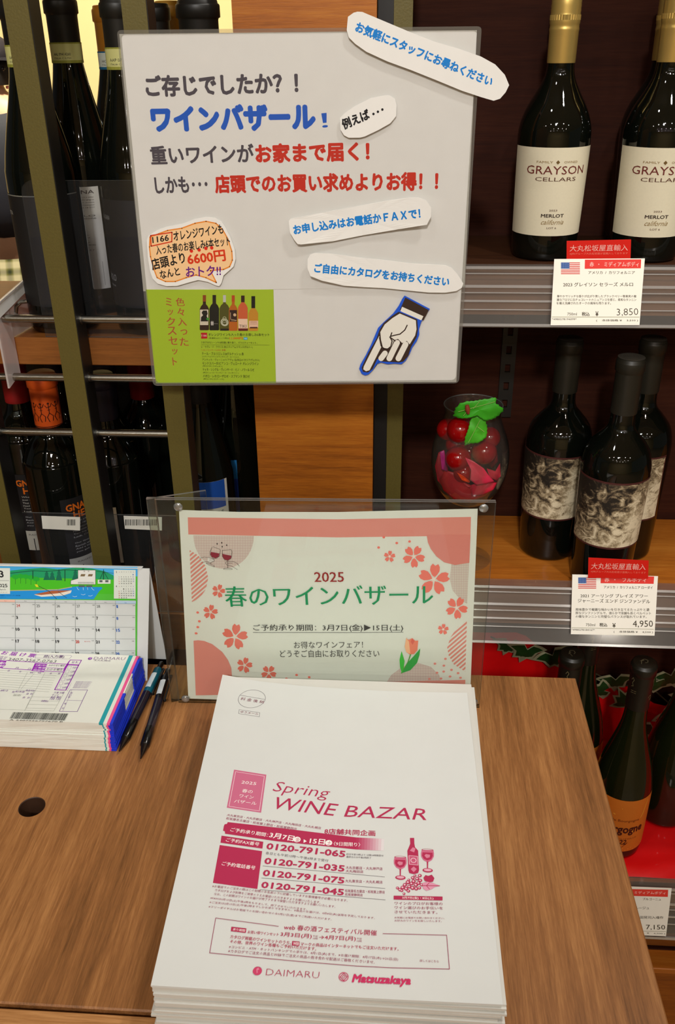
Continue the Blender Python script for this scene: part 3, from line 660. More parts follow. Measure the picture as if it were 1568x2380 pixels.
# ================================================================ catalogue envelopes
def tri_plane(a, b, c):  # a origin, b along U, c up
    return Plane(a, b - a, c - a)
ea, eb, ec = PZ(350, 2290, .0525), PZ(1168, 2335, .0525), PZ(517, 1568, .056)
EP = tri_plane(ea, eb, ec)
root = thing('catalogue_envelope', 'topmost white catalogue envelope printed Spring WINE BAZAR in crimson', 'envelope', ea, 'white catalogue envelopes in the stack')
edge = [(350, 2290), (620, 2307), (900, 2322), (1168, 2335), (1147, 2140), (1127, 1970), (1107, 1800), (1085, 1610), (1000, 1608.5), (900, 1606), (800, 1601), (700, 1594), (600, 1583), (517, 1568), (478, 1738), (436, 1920), (392, 2108)]
EPAP = P('envelope_top_paper', (216, 219, 216), .6, noise=.012, nscale=30)
slab(root, 'envelope', EP, edge, .0018, EPAP)
S = Sheet(root, EP.m, EP.pos); C1 = (180, 44, 84); C2 = (196, 92, 128); GR = (120, 112, 118); WH = (246, 244, 240); TX = (160, 70, 100)
S.z(460, 1560, 6.533); S.ring((817, 420), 205, .00035, GR, 40); S.line([(635, 365), (1015, 430)], .00035, GR)
S.text('料 金 後 納', (640, 438), (990, 495), 48, (130, 60, 80)); S.line([(625, 585), (938, 632), (932, 693), (615, 645)], .0003, GR, closed=True); S.text('ゆうメール', (640, 633), (910, 670), 34, (130, 60, 80))
S.z(480, 1780, 4.9)
S.poly([(312, 45), (680, 103), (620, 535), (230, 478)], (204, 108, 140)); S.line([(330, 68), (657, 120), (600, 515), (255, 462)], .0004, (240, 214, 222), closed=True)
S.text('2025', (392, 202), (560, 222), 33, WH); S.text('春の', (398, 303), (518, 318), 42, WH); S.text('ワイン', (368, 360), (528, 380), 38, WH); S.text('バザール', (310, 420), (562, 450), 40, WH)
S.text('Spring', (722, 322), (1350, 402), 152, C1, -.008, .22); S.text('WINE', (722, 486), (1440, 572), 138, C1, 0, .22)
S.z(760, 1880, 4.9); S.text('BAZAR', (190, 90), (1130, 130), 128, C1, 0, .25)
S.z(480, 1780, 4.9)
S.text('大丸東京店・大丸京都店・大丸神戸店・大丸梅田店・大丸札幌店', (228, 574), (1298, 726), 28, TX, .01); S.text('松坂屋名古屋店・松坂屋上野店・松坂屋静岡店', (218, 612), (1022, 738), 30, TX, .01)
def n2(x, y): return ((x / 4.9 + 760 - 480) * 4.9, (y / 4.9 + 1880 - 1780) * 4.9)
S.text('8店舗共同企画', (1340, 777), n2(545, 312), 62, C1, .02)
L0, L1 = (240, 643), n2(330, 328); B0, B1 = (210, 775), n2(325, 464)
S.poly([(240, 643), (800, 706), L1, B1, (800, 861), (210, 775), (208, 748), (187, 740), (196, 690), (205, 668), (232, 662)], C1)
for k in range(10):
    f0, f1 = k / 10, (k + 1) / 10; t = (k + .5) / 10; mixc = tuple(C1[i] + (228 - C1[i]) * t for i in range(3))
    S.poly([n2(330 + 320 * f0, 328 + 17 * f0), n2(330 + 320 * f1, 328 + 17 * f1), n2(325 + 320 * f1, 464 + 16 * f1), n2(325 + 320 * f0, 464 + 16 * f0)], mixc)
S.text('ご予約承り期間：', (265, 748), (690, 812), 46, WH, .01); S.text('3月7日', (708, 818), (985, 862), 62, WH, .02); S.text('15日', (1170, 886), (1340, 903), 62, WH, .02)
for (x, y, t) in ((1030, 842, '金'), (1390, 880, '土')): S.disc((x, y), 40, WH, ry=1); S.text(t, (x - 24, y + 24), (x + 24, y + 30), 50, C1)
S.poly([(1105, 838), (1140, 862), (1103, 880)], WH); S.text('〈9日間限り〉', (1445, 912), n2(375, 434), 46, WH, .01)
S.poly([(170, 798), (645, 868), (635, 945), (158, 878)], C1); S.text('ご予約FAX番号', (215, 864), (592, 918), 44, WH, .005)
S.poly([(150, 905), (632, 975), (577, 1405), (72, 1335)], C1); S.text('ご予約電話番号', (168, 1135), (547, 1188), 46, WH, .01)
for t, a_, b_ in (('0120-791-065', (678, 950), n2(198, 553)), ('0120-791-035', (655, 1117), n2(190, 718)), ('0120-791-075', (638, 1254), n2(188, 854)), ('0120-791-045', (620, 1390), n2(183, 988))): S.text(t, a_, b_, 68, C1, .028)
S.text('各日とも午前10時～午後6時まで受付', (668, 1010), (1383, 1100), 32, GR)
for a_, b_ in (((640, 1143), n2(655, 778)), ((625, 1280), n2(660, 910)), ((608, 1413), n2(663, 1040))): S.line([a_, b_], .0003, GR)
S.z(760, 1880, 4.9)
for t, x0, y0, x1, y1, h in (('初日午前10時より 以降24時間受付', 218, 530, 640, 548, 22), ('最終日のみ午後6時終了', 218, 560, 500, 573, 22), ('大丸京都店・大丸神戸店', 210, 688, 630, 704, 34), ('大丸梅田店', 210, 727, 410, 735, 32), ('大丸東京店・大丸札幌店', 205, 840, 630, 856, 34), ('松坂屋名古屋店・松坂屋上野店', 203, 952, 655, 970, 34), ('松坂屋静岡店', 203, 993, 403, 1002, 32)): S.text(t, (x0, y0), (x1, y1), h, TX if h > 25 else GR, .008)
# picture of bottle, glasses and grapes
def glass_print(x, y, sc):
    S.poly([(x + sc * a_, y + sc * b_) for a_, b_ in ((-68, -60), (-78, -20), (-76, 20), (-50, 62), (-14, 82), (14, 84), (52, 64), (76, 22), (78, -18), (70, -58))], (206, 110, 140))
    S.poly([(x + sc * a_, y + sc * b_) for a_, b_ in ((-60, -30), (-66, 10), (-44, 50), (0, 68), (44, 52), (64, 12), (60, -26))], C1)
    S.poly([(x + sc * a_, y + sc * b_) for a_, b_ in ((-20, -10), (-36, 10), (-10, 40), (26, 30), (30, 0))], (214, 130, 154)); S.ring((x, y - sc * 58), 66 * sc, .0006, C1, ry=.28)
    S.poly([(x - 9 * sc, y + sc * 80), (x + 9 * sc, y + sc * 80), (x + 6 * sc, y + sc * 170), (x - 6 * sc, y + sc * 170)], C1); S.disc((x + 2, y + sc * 186), 62 * sc, C1, ry=.5); S.disc((x + 2, y + sc * 182), 46 * sc, (226, 170, 188), ry=.4)
glass_print(832, 610, .95); glass_print(1142, 527, .95)
S.poly([(942, 335), (990, 335), (992, 400), (1000, 440), (1035, 480), (1046, 700), (1035, 735), (985, 747), (935, 735), (924, 700), (913, 480), (930, 440), (946, 400)], C1)
S.poly([(930, 535), (1030, 545), (1034, 645), (935, 635)], (200, 90, 124)); S.line([(930, 535), (1030, 545), (1034, 645), (935, 635)], .0004, (236, 200, 210), closed=True); S.ring((982, 590), 30, .0006, (236, 200, 210)); S.poly([(940, 480), (975, 440), (1005, 455), (990, 500)], (216, 130, 156)); S.poly([(950, 690), (985, 660), (1020, 690), (985, 725)], (216, 130, 156))
for (x, y, r) in ((800, 905, 18), (830, 925, 22), (860, 900, 24), (850, 935, 18), (885, 870, 24), (900, 915, 24), (920, 840, 26), (935, 890, 24), (925, 940, 20), (960, 855, 24), (972, 905, 26), (975, 790, 22), (985, 830, 24), (1010, 870, 26), (1015, 915, 22), (1025, 800, 24), (1040, 850, 24), (1050, 905, 20), (1055, 765, 22), (1060, 820, 22), (1075, 870, 20), (875, 972, 16), (1000, 765, 16), (930, 815, 16)):
    S.disc((x, y), r, C1, n=12); S.disc((x - 3, y - 2), r * .5, (234, 190, 204), n=8)
S.poly([(1095, 790), (1120, 760), (1150, 770), (1190, 755), (1220, 795), (1205, 835), (1160, 842), (1110, 825)], C1)
S.poly([(1085, 850), (1140, 835), (1200, 850), (1285, 882), (1225, 895), (1190, 920), (1130, 938), (1090, 910)], (222, 150, 176)); S.line([(1090, 880), (1150, 880), (1280, 882)], .0006, C1); S.line([(1130, 880), (1160, 850)], .0005, C1); S.line([(1130, 882), (1165, 920)], .0005, C1)
S.poly([(757, 995), (1313, 1005), (1313, 1048), (757, 1038)], C1); S.text('3月7日(金)・8日(土)', (855, 1034), (1210, 1042), 32, WH, .01)
for t, y, x1, h, c_ in (('ワインのプロがお客様の', 1098, 1315, 34, TX), ('ワイン選びのお手伝いを', 1148, 1318, 34, TX), ('させていただきます。', 1196, 1255, 32, TX), ('お気軽にお電話でお問い合わせください。', 1256, 1335, 22, TX), ('お好みのワインをお探しいたします。', 1290, 1305, 22, TX)): S.text(t, (768, y - 1), (x1, y + 6), h, c_)
S.z(460, 2040, 4.612)
def n4(x, y): return (x + 300 * 4.612, y)
for t, a_, b_ in (('※お電話でのご注文の際はこの封筒のお名前の下に記載していますお客様番号が必要になります。', (150, 108), n4(218, 266)), ('カタログおよび封筒をご用意のうえお電話いただきますようお願いいたします。', (178, 150), (1310, 285)),
    ('なお、この封筒はワインのお届けが完了するまで保管いただきますようお願いいたします。', (170, 192), (1470, 330)), ('※FAXは3月15日(土)午後6時をもちまして、終了させていただきます。', (128, 236), (1165, 362)),
    ('※ご注文は3月15日(土)午後6時までしかお承りできません。※商品のお届けは、4月8日(火)以降を予定しております。', (120, 282), n4(510, 455)), ('※フリーダイヤルはお電話でのお問い合わせのみ3月21日(金)までご利用いただけます。', (110, 330), (1430, 468))): S.text(t, a_, b_, 27, TX)
S.line([(862, 527), (190, 438), (125, 812), (700, 868), (1100, 905), n4(300, 952), n4(700, 972), n4(1310, 985), n4(1280, 622), n4(597, 605)], .0004, TX)
S.text('web 春の酒フェスティバル開催', (918, 562), n4(530, 628), 58, C1, .005)
S.poly([(358, 532), (518, 550), (512, 597), (352, 578)], C1); S.text('承り期間', (370, 572), (500, 587), 28, WH)
S.text('お買い得ワインセット', (530, 604), (862, 632), 34, C1, .01); S.text('3月3日(月)', (880, 640), (1215, 664), 52, C1, .01); S.text('→4月7日(月)', (1295, 672), n4(305, 690), 52, C1, .01)
for x, f in ((1230, lambda x, y: (x, y)), (318, n4)): S.text('午前', f(x, 640 if x > 1000 else 668), f(x + 52, 645 if x > 1000 else 671), 20, TX); S.text('10時', f(x, 666 if x > 1000 else 694), f(x + 52, 670 if x > 1000 else 697), 20, TX)
S.text('カタログ掲載のワインセットのうち、', (343, 655), (995, 724), 38, C1, .01); S.poly([(1010, 685), (1088, 692), (1085, 738), (1005, 732)], C1); S.text('WEB', (1018, 726), (1078, 731), 32, WH, .01)
S.text('マークの商品はインターネットでもご注文いただけます。', (1098, 736), n4(765, 790), 38, C1, .01); S.text('その他、世界のワイン各種もご予約いただけます。', (340, 708), (1265, 790), 38, C1, .01)
S.text('※コンビニ・ATM・ネットバンキングでの承りは、4月1日(火)まで。※お届け期間：4月17日(木)→20日(日)', (328, 765), n4(760, 902), 34, TX); S.text('※カタログでご注文の商品とWEBでご注文の商品の抱き合わせ配送はご容赦くださいませ。', (320, 808), n4(510, 930), 34, TX)
S.text('詳しくはこちら', n4(992, 908), n4(1195, 917), 26, TX)
S.z(300, 2180, 1.742)
S.disc((519, 136), 18.5, (206, 66, 108)); S.poly([(515, 128), (523, 122), (527, 130), (519, 134), (521, 142), (516, 146)], (226, 130, 156)); S.text('DAIMARU', (553, 153), (768, 166), 26, C1, -.022)
S.ring((868, 160), 18.5, .0005, (206, 66, 108)); S.line([(868, 146), (882, 160), (868, 175), (854, 160)], .0005, (206, 66, 108), closed=True); S.line([(868, 154), (874, 160), (868, 166), (862, 160)], .0003, (206, 66, 108), closed=True); S.text('Matsuzakaya', (900, 190), (1135, 200), 40, (206, 50, 100), .045, .22)
S.done()
# the rest of the stack, one envelope each
uvc = [EP.m(*p) for p in ((350, 2290), (1168, 2335), (1085, 1610), (517, 1568))]
Wd, Ld = (uvc[1][0] - uvc[0][0]), (uvc[3][1])
random.seed(5); NE = 24; zt = .0504; sh0 = 0
pr = None
E2 = P('envelope_paper', (210, 209, 202), .65, noise=.02, nscale=40)
for k in range(NE):
    th = .0021; zt -= .00013; ztop = .0525 - .0019 - k * (.0525 - .0019) / NE; th = (.0525 - .0019) / NE - .00006
    if k % 3 == 0: sh0 = random.uniform(-.0028, .0015)
    dx = sh0 + random.uniform(-.0007, .0007); dy = random.uniform(-.0025, .0008) - (.001 if k > 12 else 0) ; rz = random.uniform(-.006, .004)
    c0 = ea + Vector((dx, dy, 0)); U = Vector((EP.U.x, EP.U.y, 0)).normalized(); V = Vector((-U.y, U.x, 0))
    cs, sn = math.cos(rz), math.sin(rz); U2 = U * cs + V * sn; V2 = V * cs - U * sn
    w0, l0 = .240, .333; lift = .0035 * (1 - k / NE)
    right = .004 + .001 * k / NE if k < 4 else random.uniform(-.001, .003)
    base = Vector((c0.x, c0.y, ztop - th))
    pts = [base, base + U2 * (w0 - .003 + right), base + U2 * (w0 - .003 + right) + V2 * l0 , base + V2 * l0]
    pts = [Vector(p) for p in pts]
    for i in (2, 3): pts[i].z += lift * .85
    elab = ('white catalogue envelope directly under the printed topmost one', 'second white catalogue envelope under the printed one', 'third white catalogue envelope under the printed one')[k] if k < 3 else 'white catalogue envelope lowest in the stack, resting on the table' if k == NE - 1 else 'blank-edged white catalogue envelope in the thickness of the stack'
    if k == 0: o = thing('catalogue_envelope', elab, 'envelope', ea + Vector((0, 0, -.002)), 'white catalogue envelopes in the stack'); 
    mb = MB(); q = pts; sv = .0003
    mb.prism([q[0] + (U2 + V2) * sv, q[1] + (V2 - U2) * sv, q[2] - (U2 + V2) * sv, q[3] + (U2 - V2) * sv], (0, 0, th), E2)
    if k == 0: mb.build('envelope', o)
    else: tag(mb.build('catalogue_envelope', loc=tuple(q[0])), elab, 'envelope', 'white catalogue envelopes in the stack')

# ================================================================ acrylic sign
fa, fb = PZ(416, 1629, .0), PZ(1113, 1641, .0)
FPn = Plane(fa, fb - fa, (0, 0, 1))
HT = FPn.m(1137, 1165)[1]; FW = FPn.m(1113, 1641)[0]
sign = thing('acrylic_sign_holder', 'clear acrylic sign holder with spring wine bazaar sheet behind the envelopes', 'sign', fa)
def plate(name, pl, u0, u1, v0, v1, d0, th, mat=ACRYL, em=ACRYL_EDGE):
    pts = [pl.pos(u, v, d0) for u, v in ((u0, v0), (u1, v0), (u1, v1), (u0, v1))]
    return MB().prism(pts, pl.N * th, mat, em).build(name, sign)
plate('front_plate', FPn, 0, FW, 0, HT, .0006, .0022); plate('back_plate', FPn, 0, FW, 0, HT, -.0032, .0028)
# wing folded back from the left edge
wl = fa - FPn.U * .0085; wt = PY(477, 1138, 0); r_ = ray(477, 1138); tt = (HT - CAM.z) / r_.z; wtip = CAM + r_ * tt; wtip.z = 0
WPn = Plane(Vector((wl.x, wl.y, 0)), wtip - wl, (0, 0, 1)); WL = (wtip - Vector((wl.x, wl.y, 0))).length
plate('side_wing', WPn, 0, WL, 0, HT, 0, .0028)
plate('bend', FPn, -.0085, -.0004, 0, HT, -.0032, .0028, clear('acrylic_bend', (226, 230, 220), gloss=.08, rough=.04, edge=.6, white=.01))
for (x, y) in ((415, 1175), (1123, 1178), (432, 1620), (1100, 1628)):
    u, v = FPn.m(x, y); c_ = FPn.pos(u, v, .0028); mb = MB(); mb.ball((0, 0, 0), .0044, ACRYL_EDGE, 10, .5)
    R = Matrix(((FPn.U.x, FPn.V.x, FPn.N.x), (FPn.U.y, FPn.V.y, FPn.N.y), (FPn.U.z, FPn.V.z, FPn.N.z)))
    mb.v = [tuple(c_ + R @ Vector(v_)) for v_ in mb.v]; mb.build('rivet', sign)
PP = FPn; pa_ = lambda x, y: (370 + x / 3.824, 1120 + y / 3.824); pb_ = lambda x, y: (740 + x / 3.564, 1120 + y / 3.564)
pq = [pa_(175, 250), pa_(700, 268), (784, 1190.5), pb_(400, 245), pb_(1318, 223), pb_(1252, 1840), (900, 1640), pa_(258, 1925)]
sheetp = slab(sign, 'printed_sheet', PP, pq, .0003, P('sign_paper', (234, 235, 226), .6, noise=.012, nscale=50))
S = Sheet(sheetp, PP.m, PP.pos, lift=.00004); PK = (232, 146, 134); CO = (238, 122, 106); PG = (206, 170, 168)
A_, B_ = pa_, pb_
S.poly([A_(253, 315), (784, 1207), B_(1262, 290), B_(1258, 445), (784, 1249), A_(258, 467)], PK)
def grid(region, step, col, bg):
    S.poly(region, bg); xs = [p[0] for p in region]; ys = [p[1] for p in region]; w_ = .5
    reg = region
    ar = sum(region[i][0] * region[(i + 1) % len(region)][1] - region[(i + 1) % len(region)][0] * region[i][1] for i in range(len(region)))
    if ar < 0: reg = region[::-1]
    x = min(xs)
    while x < max(xs):
        q = clip([(x, min(ys)), (x + w_, min(ys)), (x + w_, max(ys)), (x, max(ys))], reg)
        if len(q) > 2: S.poly(q, col)
        x += step
    y = min(ys)
    while y < max(ys):
        q = clip([(min(xs), y), (max(xs), y), (max(xs), y + w_), (min(xs), y + w_)], reg)
        if len(q) > 2: S.poly(q, col)
        y += step
def stripes(region, step, wd, col):
    reg = region; ar = sum(region[i][0] * region[(i + 1) % len(region)][1] - region[(i + 1) % len(region)][0] * region[i][1] for i in range(len(region)))
    if ar < 0: reg = region[::-1]
    xs = [p[0] for p in region]; ys = [p[1] for p in region]; x0, x1, y0, y1 = min(xs), max(xs), min(ys), max(ys); y = y0 - 20; sl = .85 * (x1 - x0)
    while y < y1 + sl + 20:
        q = clip([(x0, y), (x1, y - sl), (x1, y - sl + wd), (x0, y + wd)], reg)
        if len(q) > 2: S.poly(q, col)
        y += step
grid([A_(305, 475)] + [A_(572 + 268 * math.cos(t), 480 + 292 * math.sin(t)) for t in [PI - PI * k / 20 for k in range(21)]], 6.0, PG, (220, 204, 196))
grid([B_(1100, 680), B_(1085, 800), B_(1110, 900), B_(1180, 980), B_(1230, 1010), B_(1245, 670)], 5.4, PG, (220, 208, 198))
grid([B_(565, 1655), B_(600, 1600), B_(700, 1525), B_(830, 1500), B_(930, 1530), B_(1000, 1600), B_(1010, 1645)], 6.0, PG, (222, 202, 194))
stripes([A_(270, 605), A_(350, 655), A_(410, 745), A_(435, 850), A_(415, 950), A_(360, 1030), A_(290, 1065)], 10.2, 5.2, PK)
stripes([B_(1228, 1145), B_(1150, 1200), B_(1090, 1290), B_(1065, 1370), B_(1078, 1440), B_(1120, 1510), B_(1215, 1570)], 10.2, 5.2, PK)
S.poly([B_(895, 440), B_(905, 500), B_(930, 555), B_(975, 615), B_(1040, 665), B_(1130, 687), B_(1248, 668), B_(1258, 440)], (228, 138, 128))
S.poly([A_(305, 1410), A_(345, 1405), A_(400, 1412), A_(470, 1440), A_(560, 1510), A_(610, 1580), A_(640, 1650), A_(645, 1720), A_(640, 1890), A_(325, 1895)], PK)
S.poly([A_(1190, 1788), A_(1600, 1800), B_(0, 1668), B_(1215, 1638), B_(1213, 1765), A_(640, 1890), A_(640, 1810)], PK)
def sakura(c, r, rot=0):
    for k in range(5):
        t = -PI / 2 + 2 * PI * k / 5 + rot; pts = []
        for (d, w_) in ((.12, 0), (.30, .17), (.55, .30), (.80, .29), (.98, .17), (.86, .0), (.98, -.17), (.80, -.29), (.55, -.30), (.30, -.17)):
            pts.append((c[0] + r * (d * math.cos(t) - w_ * math.sin(t)), c[1] + r * (d * math.sin(t) + w_ * math.cos(t))))
        S.poly(pts, CO)
    for k in range(8): t = 2 * PI * k / 8; S.line([c, (c[0] + r * .2 * math.cos(t), c[1] + r * .2 * math.sin(t))], .0004, (250, 232, 220))
for x, y, r, ro in ((527, 968, 62, .3), (455, 1155, 68, .2), (672, 1375, 118, .15), (758, 1627, 72, .25), (973, 1695, 70, .6)): sakura(A_(x, y), r / 3.824, ro)
for x, y, r, ro in ((588, 615, 50, .1), (788, 615, 95, .55), (955, 805, 132, .1), (1143, 1040, 94, .5), (1032, 1218, 47, .1)): sakura(B_(x, y), r / 3.564, ro)
for p in ((342, 1157), (357, 1235), (343, 1287), (328, 1342), (1130, 1745), (1220, 1712), (1332, 1732), (1210, 1768), (1425, 1783)): S.disc(A_(*p), 3.2, CO, n=12)
for p in ((497, 540), (647, 503), (753, 490), (540, 455), (1050, 1462), (963, 1502), (1037, 1518), (1100, 1553), (1035, 1567), (980, 1577), (1155, 1580), (1088, 1608), (1175, 1618), (1013, 1625), (917, 1628)): S.disc(B_(*p), 3.2, CO if p[1] < 600 else PK, n=12)
S.text('2025', A_(1380, 886), B_(210, 825), 23, (150, 34, 30), .004, wide=.012)
S.text('春のワインバザール', A_(597, 1106), B_(945, 1012), 47, (0, 146, 88), -.004, wide=.014)
S.text('ご予約承り期間：3月7日(金)▶15日(土)', A_(838, 1328), B_(700, 1238), 17, (56, 54, 50), .01); S.line([A_(835, 1335), B_(350, 1245), B_(700, 1241)], .0005, (56, 54, 50))
S.text('お得なワインフェア！', A_(1198, 1477), B_(368, 1372), 16, (70, 68, 64)); S.text('どうぞご自由にお取りください', A_(1075, 1556), B_(503, 1447), 17, (70, 68, 64))
# tulip
S.poly([B_(725, 1290), B_(745, 1305), B_(775, 1290), B_(800, 1312), B_(825, 1310), B_(818, 1390), B_(790, 1422), B_(755, 1425), B_(725, 1405), B_(713, 1360)], (236, 132, 104))
S.poly([B_(725, 1290), B_(748, 1318), B_(760, 1420), B_(725, 1405), B_(713, 1360)], (244, 186, 142)); S.poly([B_(775, 1290), B_(795, 1315), B_(778, 1345), B_(762, 1320)], (222, 104, 88))
S.line([B_(762, 1425), B_(740, 1490), B_(685, 1580)], .0011, (96, 160, 70)); S.poly([B_(842, 1375), B_(800, 1425), B_(740, 1490), B_(690, 1580), B_(760, 1555), B_(815, 1495), B_(835, 1430)], (60, 168, 76)); S.poly([B_(687, 1397), B_(670, 1470), B_(675, 1530), B_(690, 1580), B_(705, 1540), B_(712, 1480)], (72, 196, 70))
# toasting glasses
LN = (60, 50, 48); WR = (140, 44, 60)
S.poly([A_(460, 618), A_(535, 632), A_(528, 660), A_(500, 674), A_(470, 664), A_(455, 640)], WR); S.poly([A_(562, 636), A_(642, 652), A_(636, 680), A_(610, 692), A_(582, 686), A_(566, 664)], WR)
S.line([A_(470, 575), A_(452, 620), A_(455, 650), A_(480, 675), A_(510, 675), A_(535, 655), A_(545, 605), A_(540, 595), A_(478, 573)], .0003, LN); S.line([A_(562, 603), A_(560, 655), A_(580, 688), A_(612, 694), A_(640, 672), A_(647, 620), A_(640, 598), A_(562, 603)], .0003, LN)
S.line([A_(480, 678), A_(455, 725), A_(490, 742), A_(490, 752), A_(440, 735), A_(415, 718), A_(455, 725)], .0003, LN); S.line([A_(610, 696), A_(610, 762), A_(650, 768), A_(645, 775), A_(572, 772), A_(575, 765), A_(610, 762)], .0003, LN)
S.poly([A_(432, 668), A_(485, 684), A_(488, 705), A_(455, 712), A_(430, 700)], (222, 220, 212)); S.line([A_(358, 675), A_(400, 664), A_(445, 670), A_(487, 685), A_(488, 702), A_(460, 712), A_(420, 706), A_(372, 712)], .0003, LN); S.line([A_(448, 685), A_(480, 690)], .0003, LN); S.line([A_(445, 697), A_(482, 702)], .0003, LN)
S.line([A_(655, 702), A_(600, 704), A_(588, 715), A_(600, 735), A_(640, 742), A_(695, 775)], .0003, LN); S.line([A_(655, 702), A_(690, 718), A_(712, 745)], .0003, LN); S.line([A_(605, 718), A_(650, 718)], .0003, LN)
for x, y in ((515, 546), (556, 537), (600, 558), (560, 572)): S.poly([A_(x, y - 10), A_(x + 3, y - 3), A_(x + 8, y), A_(x + 3, y + 3), A_(x, y + 10), A_(x - 3, y + 3), A_(x - 8, y), A_(x - 3, y - 3)], (40, 36, 34))
S.done()

# ================================================================ laminated poster
PO = Plane((-.2, .838, .4), (1, 0, 0), (0, 0, 1))
post = thing('laminated_poster', 'laminated handmade wine bazaar poster hanging on the rack above the acrylic sign', 'poster', PO.at(700, 890))
def rounded(q, r=6):
    out = []
    for i, p in enumerate(q):
        a_, b_ = Vector(q[i - 1]), Vector(q[(i + 1) % len(q)]); p = Vector(p)
        s_, e_ = p + (a_ - p).normalized() * r, p + (b_ - p).normalized() * r
        for t in (0, .25, .5, .75, 1): out.append(tuple((s_ * (1 - t) + p * t) * (1 - t) + (p * (1 - t) + e_ * t) * t))
    return out
fr = rounded([(272, 70), (1119, 61), (1066, 890), (356, 896)], 11)
slab(post, 'laminate_film', PO.off(.0007), fr, .00005, FILM)
uv = [PO.m(*p) for p in fr]; cu = (sum(u for u, v in uv) / len(uv), sum(v for u, v in uv) / len(uv))
inn = [(cu[0] + (u - cu[0]) * .978, cu[1] + (v - cu[1]) * .978) for u, v in uv]; nn_ = len(uv)
rim = MB().add([PO.pos(u, v, .0009) for u, v in uv] + [PO.pos(u, v, .0009) for u, v in inn], [(i, (i + 1) % nn_, nn_ + (i + 1) % nn_, nn_ + i) for i in range(nn_)], FILM_EDGE)
rim.add([PO.pos(u, v, .0009) for u, v in uv] + [PO.pos(u, v, -.0009) for u, v in uv], [(i, (i + 1) % nn_, nn_ + (i + 1) % nn_, nn_ + i) for i in range(nn_)], FILM_EDGE)
rim.build('laminate_rim', post)
low_ = slab(post, 'lower_paper', PO, [(338, 660), (1073, 655), (1060, 888), (362, 891)], .0003, PAPER)
up_ = slab(post, 'upper_paper', PO.off(.0003), [(277, 79), (1108, 70), (1079, 666), (333, 677)], .0003, PAPER)
gs = slab(post, 'green_leaflet', PO.off(.0005), [(338, 673), (635, 673), (641, 891), (362, 891)], .0003, P('green_leaflet', (176, 206, 34), .55, noise=.03, nscale=12))
HB = (78, 72, 82); BL = (0, 92, 205); RD = (214, 40, 16)
S = Sheet(up_, PO.m, PO.off(.0003).pos, lift=.00005)
S.text('ご存じでしたか？！', (342, 224), (692, 216), 47, HB, .042); S.text('ワインバザール', (357, 305), (731, 299), 56, BL, .062); S.text('！', (750, 297), (761, 296), 34, BL, .015)
S.text('重いワインが', (353, 381), (590, 376), 41, HB, .03); S.text('お家まで届く！', (596, 378), (857, 372), 42, RD, .045)
S.text('しかも･･･', (363, 449), (483, 446), 36, HB, .036); S.text('店頭でのお買い求めよりお得！！', (502, 448), (1016, 441), 40, RD, .045); S.done()
S = Sheet(gs, PO.m, PO.off(.0005).pos, lift=.00005).z(300, 380, 3.92)
VR = (190, 84, 52)
for ch, x, y in (('色', 470, 1297), ('々', 475, 1385), ('入', 487, 1478), ('っ', 503, 1560), ('た', 505, 1660), ('ミ', 365, 1297), ('ッ', 380, 1380), ('ク', 385, 1475), ('ス', 395, 1560), ('セ', 405, 1650), ('ッ', 421, 1738), ('ト', 420, 1838)):
    w_ = {'ト': 38, 'ッ': 48, 'っ': 60, 'ミ': 52, '々': 62}.get(ch, 78); h_ = {'ッ': 50, 'っ': 50, 'ト': 72, '々': 70}.get(ch, 74); S.text(ch, (x - w_ / 2, y), (x + w_ / 2, y), h_, VR, .014)
S.z(440, 660, 7.84)
def bprint(cx, top, bot, w_, nw, sh_, col, cap, capb, lab=None):
    S.poly([(cx - nw, top + 8), (cx - nw + 6, top), (cx + nw - 6, top), (cx + nw, top + 8), (cx + nw, sh_), (cx + w_ * .7, sh_ + 35), (cx + w_, sh_ + 90), (cx + w_, bot - 12), (cx + w_ - 12, bot), (cx - w_ + 12, bot), (cx - w_, bot - 12), (cx - w_, sh_ + 90), (cx - w_ * .7, sh_ + 35), (cx - nw, sh_)], col)
    S.poly([(cx - nw - 2, top), (cx + nw + 2, top), (cx + nw + 2, capb), (cx - nw - 2, capb)], cap)
BK = (24, 22, 16)
bprint(275, 200, 840, 85, 28, 365, (50, 26, 10), (150, 72, 26), 318); S.rect(195, 465, 345, 745, (232, 220, 196)); S.poly([(250, 480), (320, 480), (335, 540), (315, 580), (345, 640), (340, 680), (210, 680), (215, 600), (250, 570), (225, 520)], BK); S.disc((335, 635), 24, (60, 160, 50)); S.text('Suite & Claire', (218, 712), (340, 712), 14, BK)
bprint(455, 198, 842, 88, 30, 350, (14, 18, 8), (34, 22, 14), 380); S.text('##', (395, 750), (445, 750), 74, (220, 214, 206), .03); S.line([(450, 722), (520, 722)], .0002, (180, 170, 160))
bprint(640, 200, 848, 90, 24, 350, (84, 84, 22), (206, 206, 196), 330); S.ring((642, 695), 62, .0010, (200, 200, 170)); S.ring((642, 700), 42, .0006, (214, 214, 190)); S.ring((642, 625), 30, .0006, (190, 190, 150)); S.text('RESERVE', (612, 705), (676, 705), 16, (214, 214, 190)); S.rect(572, 810, 722, 845, (30, 24, 14))
bprint(800, 204, 850, 78, 26, 370, (196, 104, 24), (196, 78, 30), 318); S.rect(735, 472, 868, 685, (50, 24, 18)); S.disc((828, 560), 28, (226, 190, 150)); S.line([(750, 520), (752, 640), (860, 660)], .0004, (226, 190, 150)); S.text('ORANGE', (760, 675), (850, 675), 14, (226, 190, 150))
bprint(975, 208, 852, 88, 30, 340, (206, 96, 56), (52, 26, 20), 330); S.poly([(890, 632), (1060, 632), (1068, 805), (896, 805)], (238, 204, 176)); S.text('TIKI', (910, 792), (1040, 792), 52, BK); S.rect(896, 808, 1068, 850, (96, 30, 24))
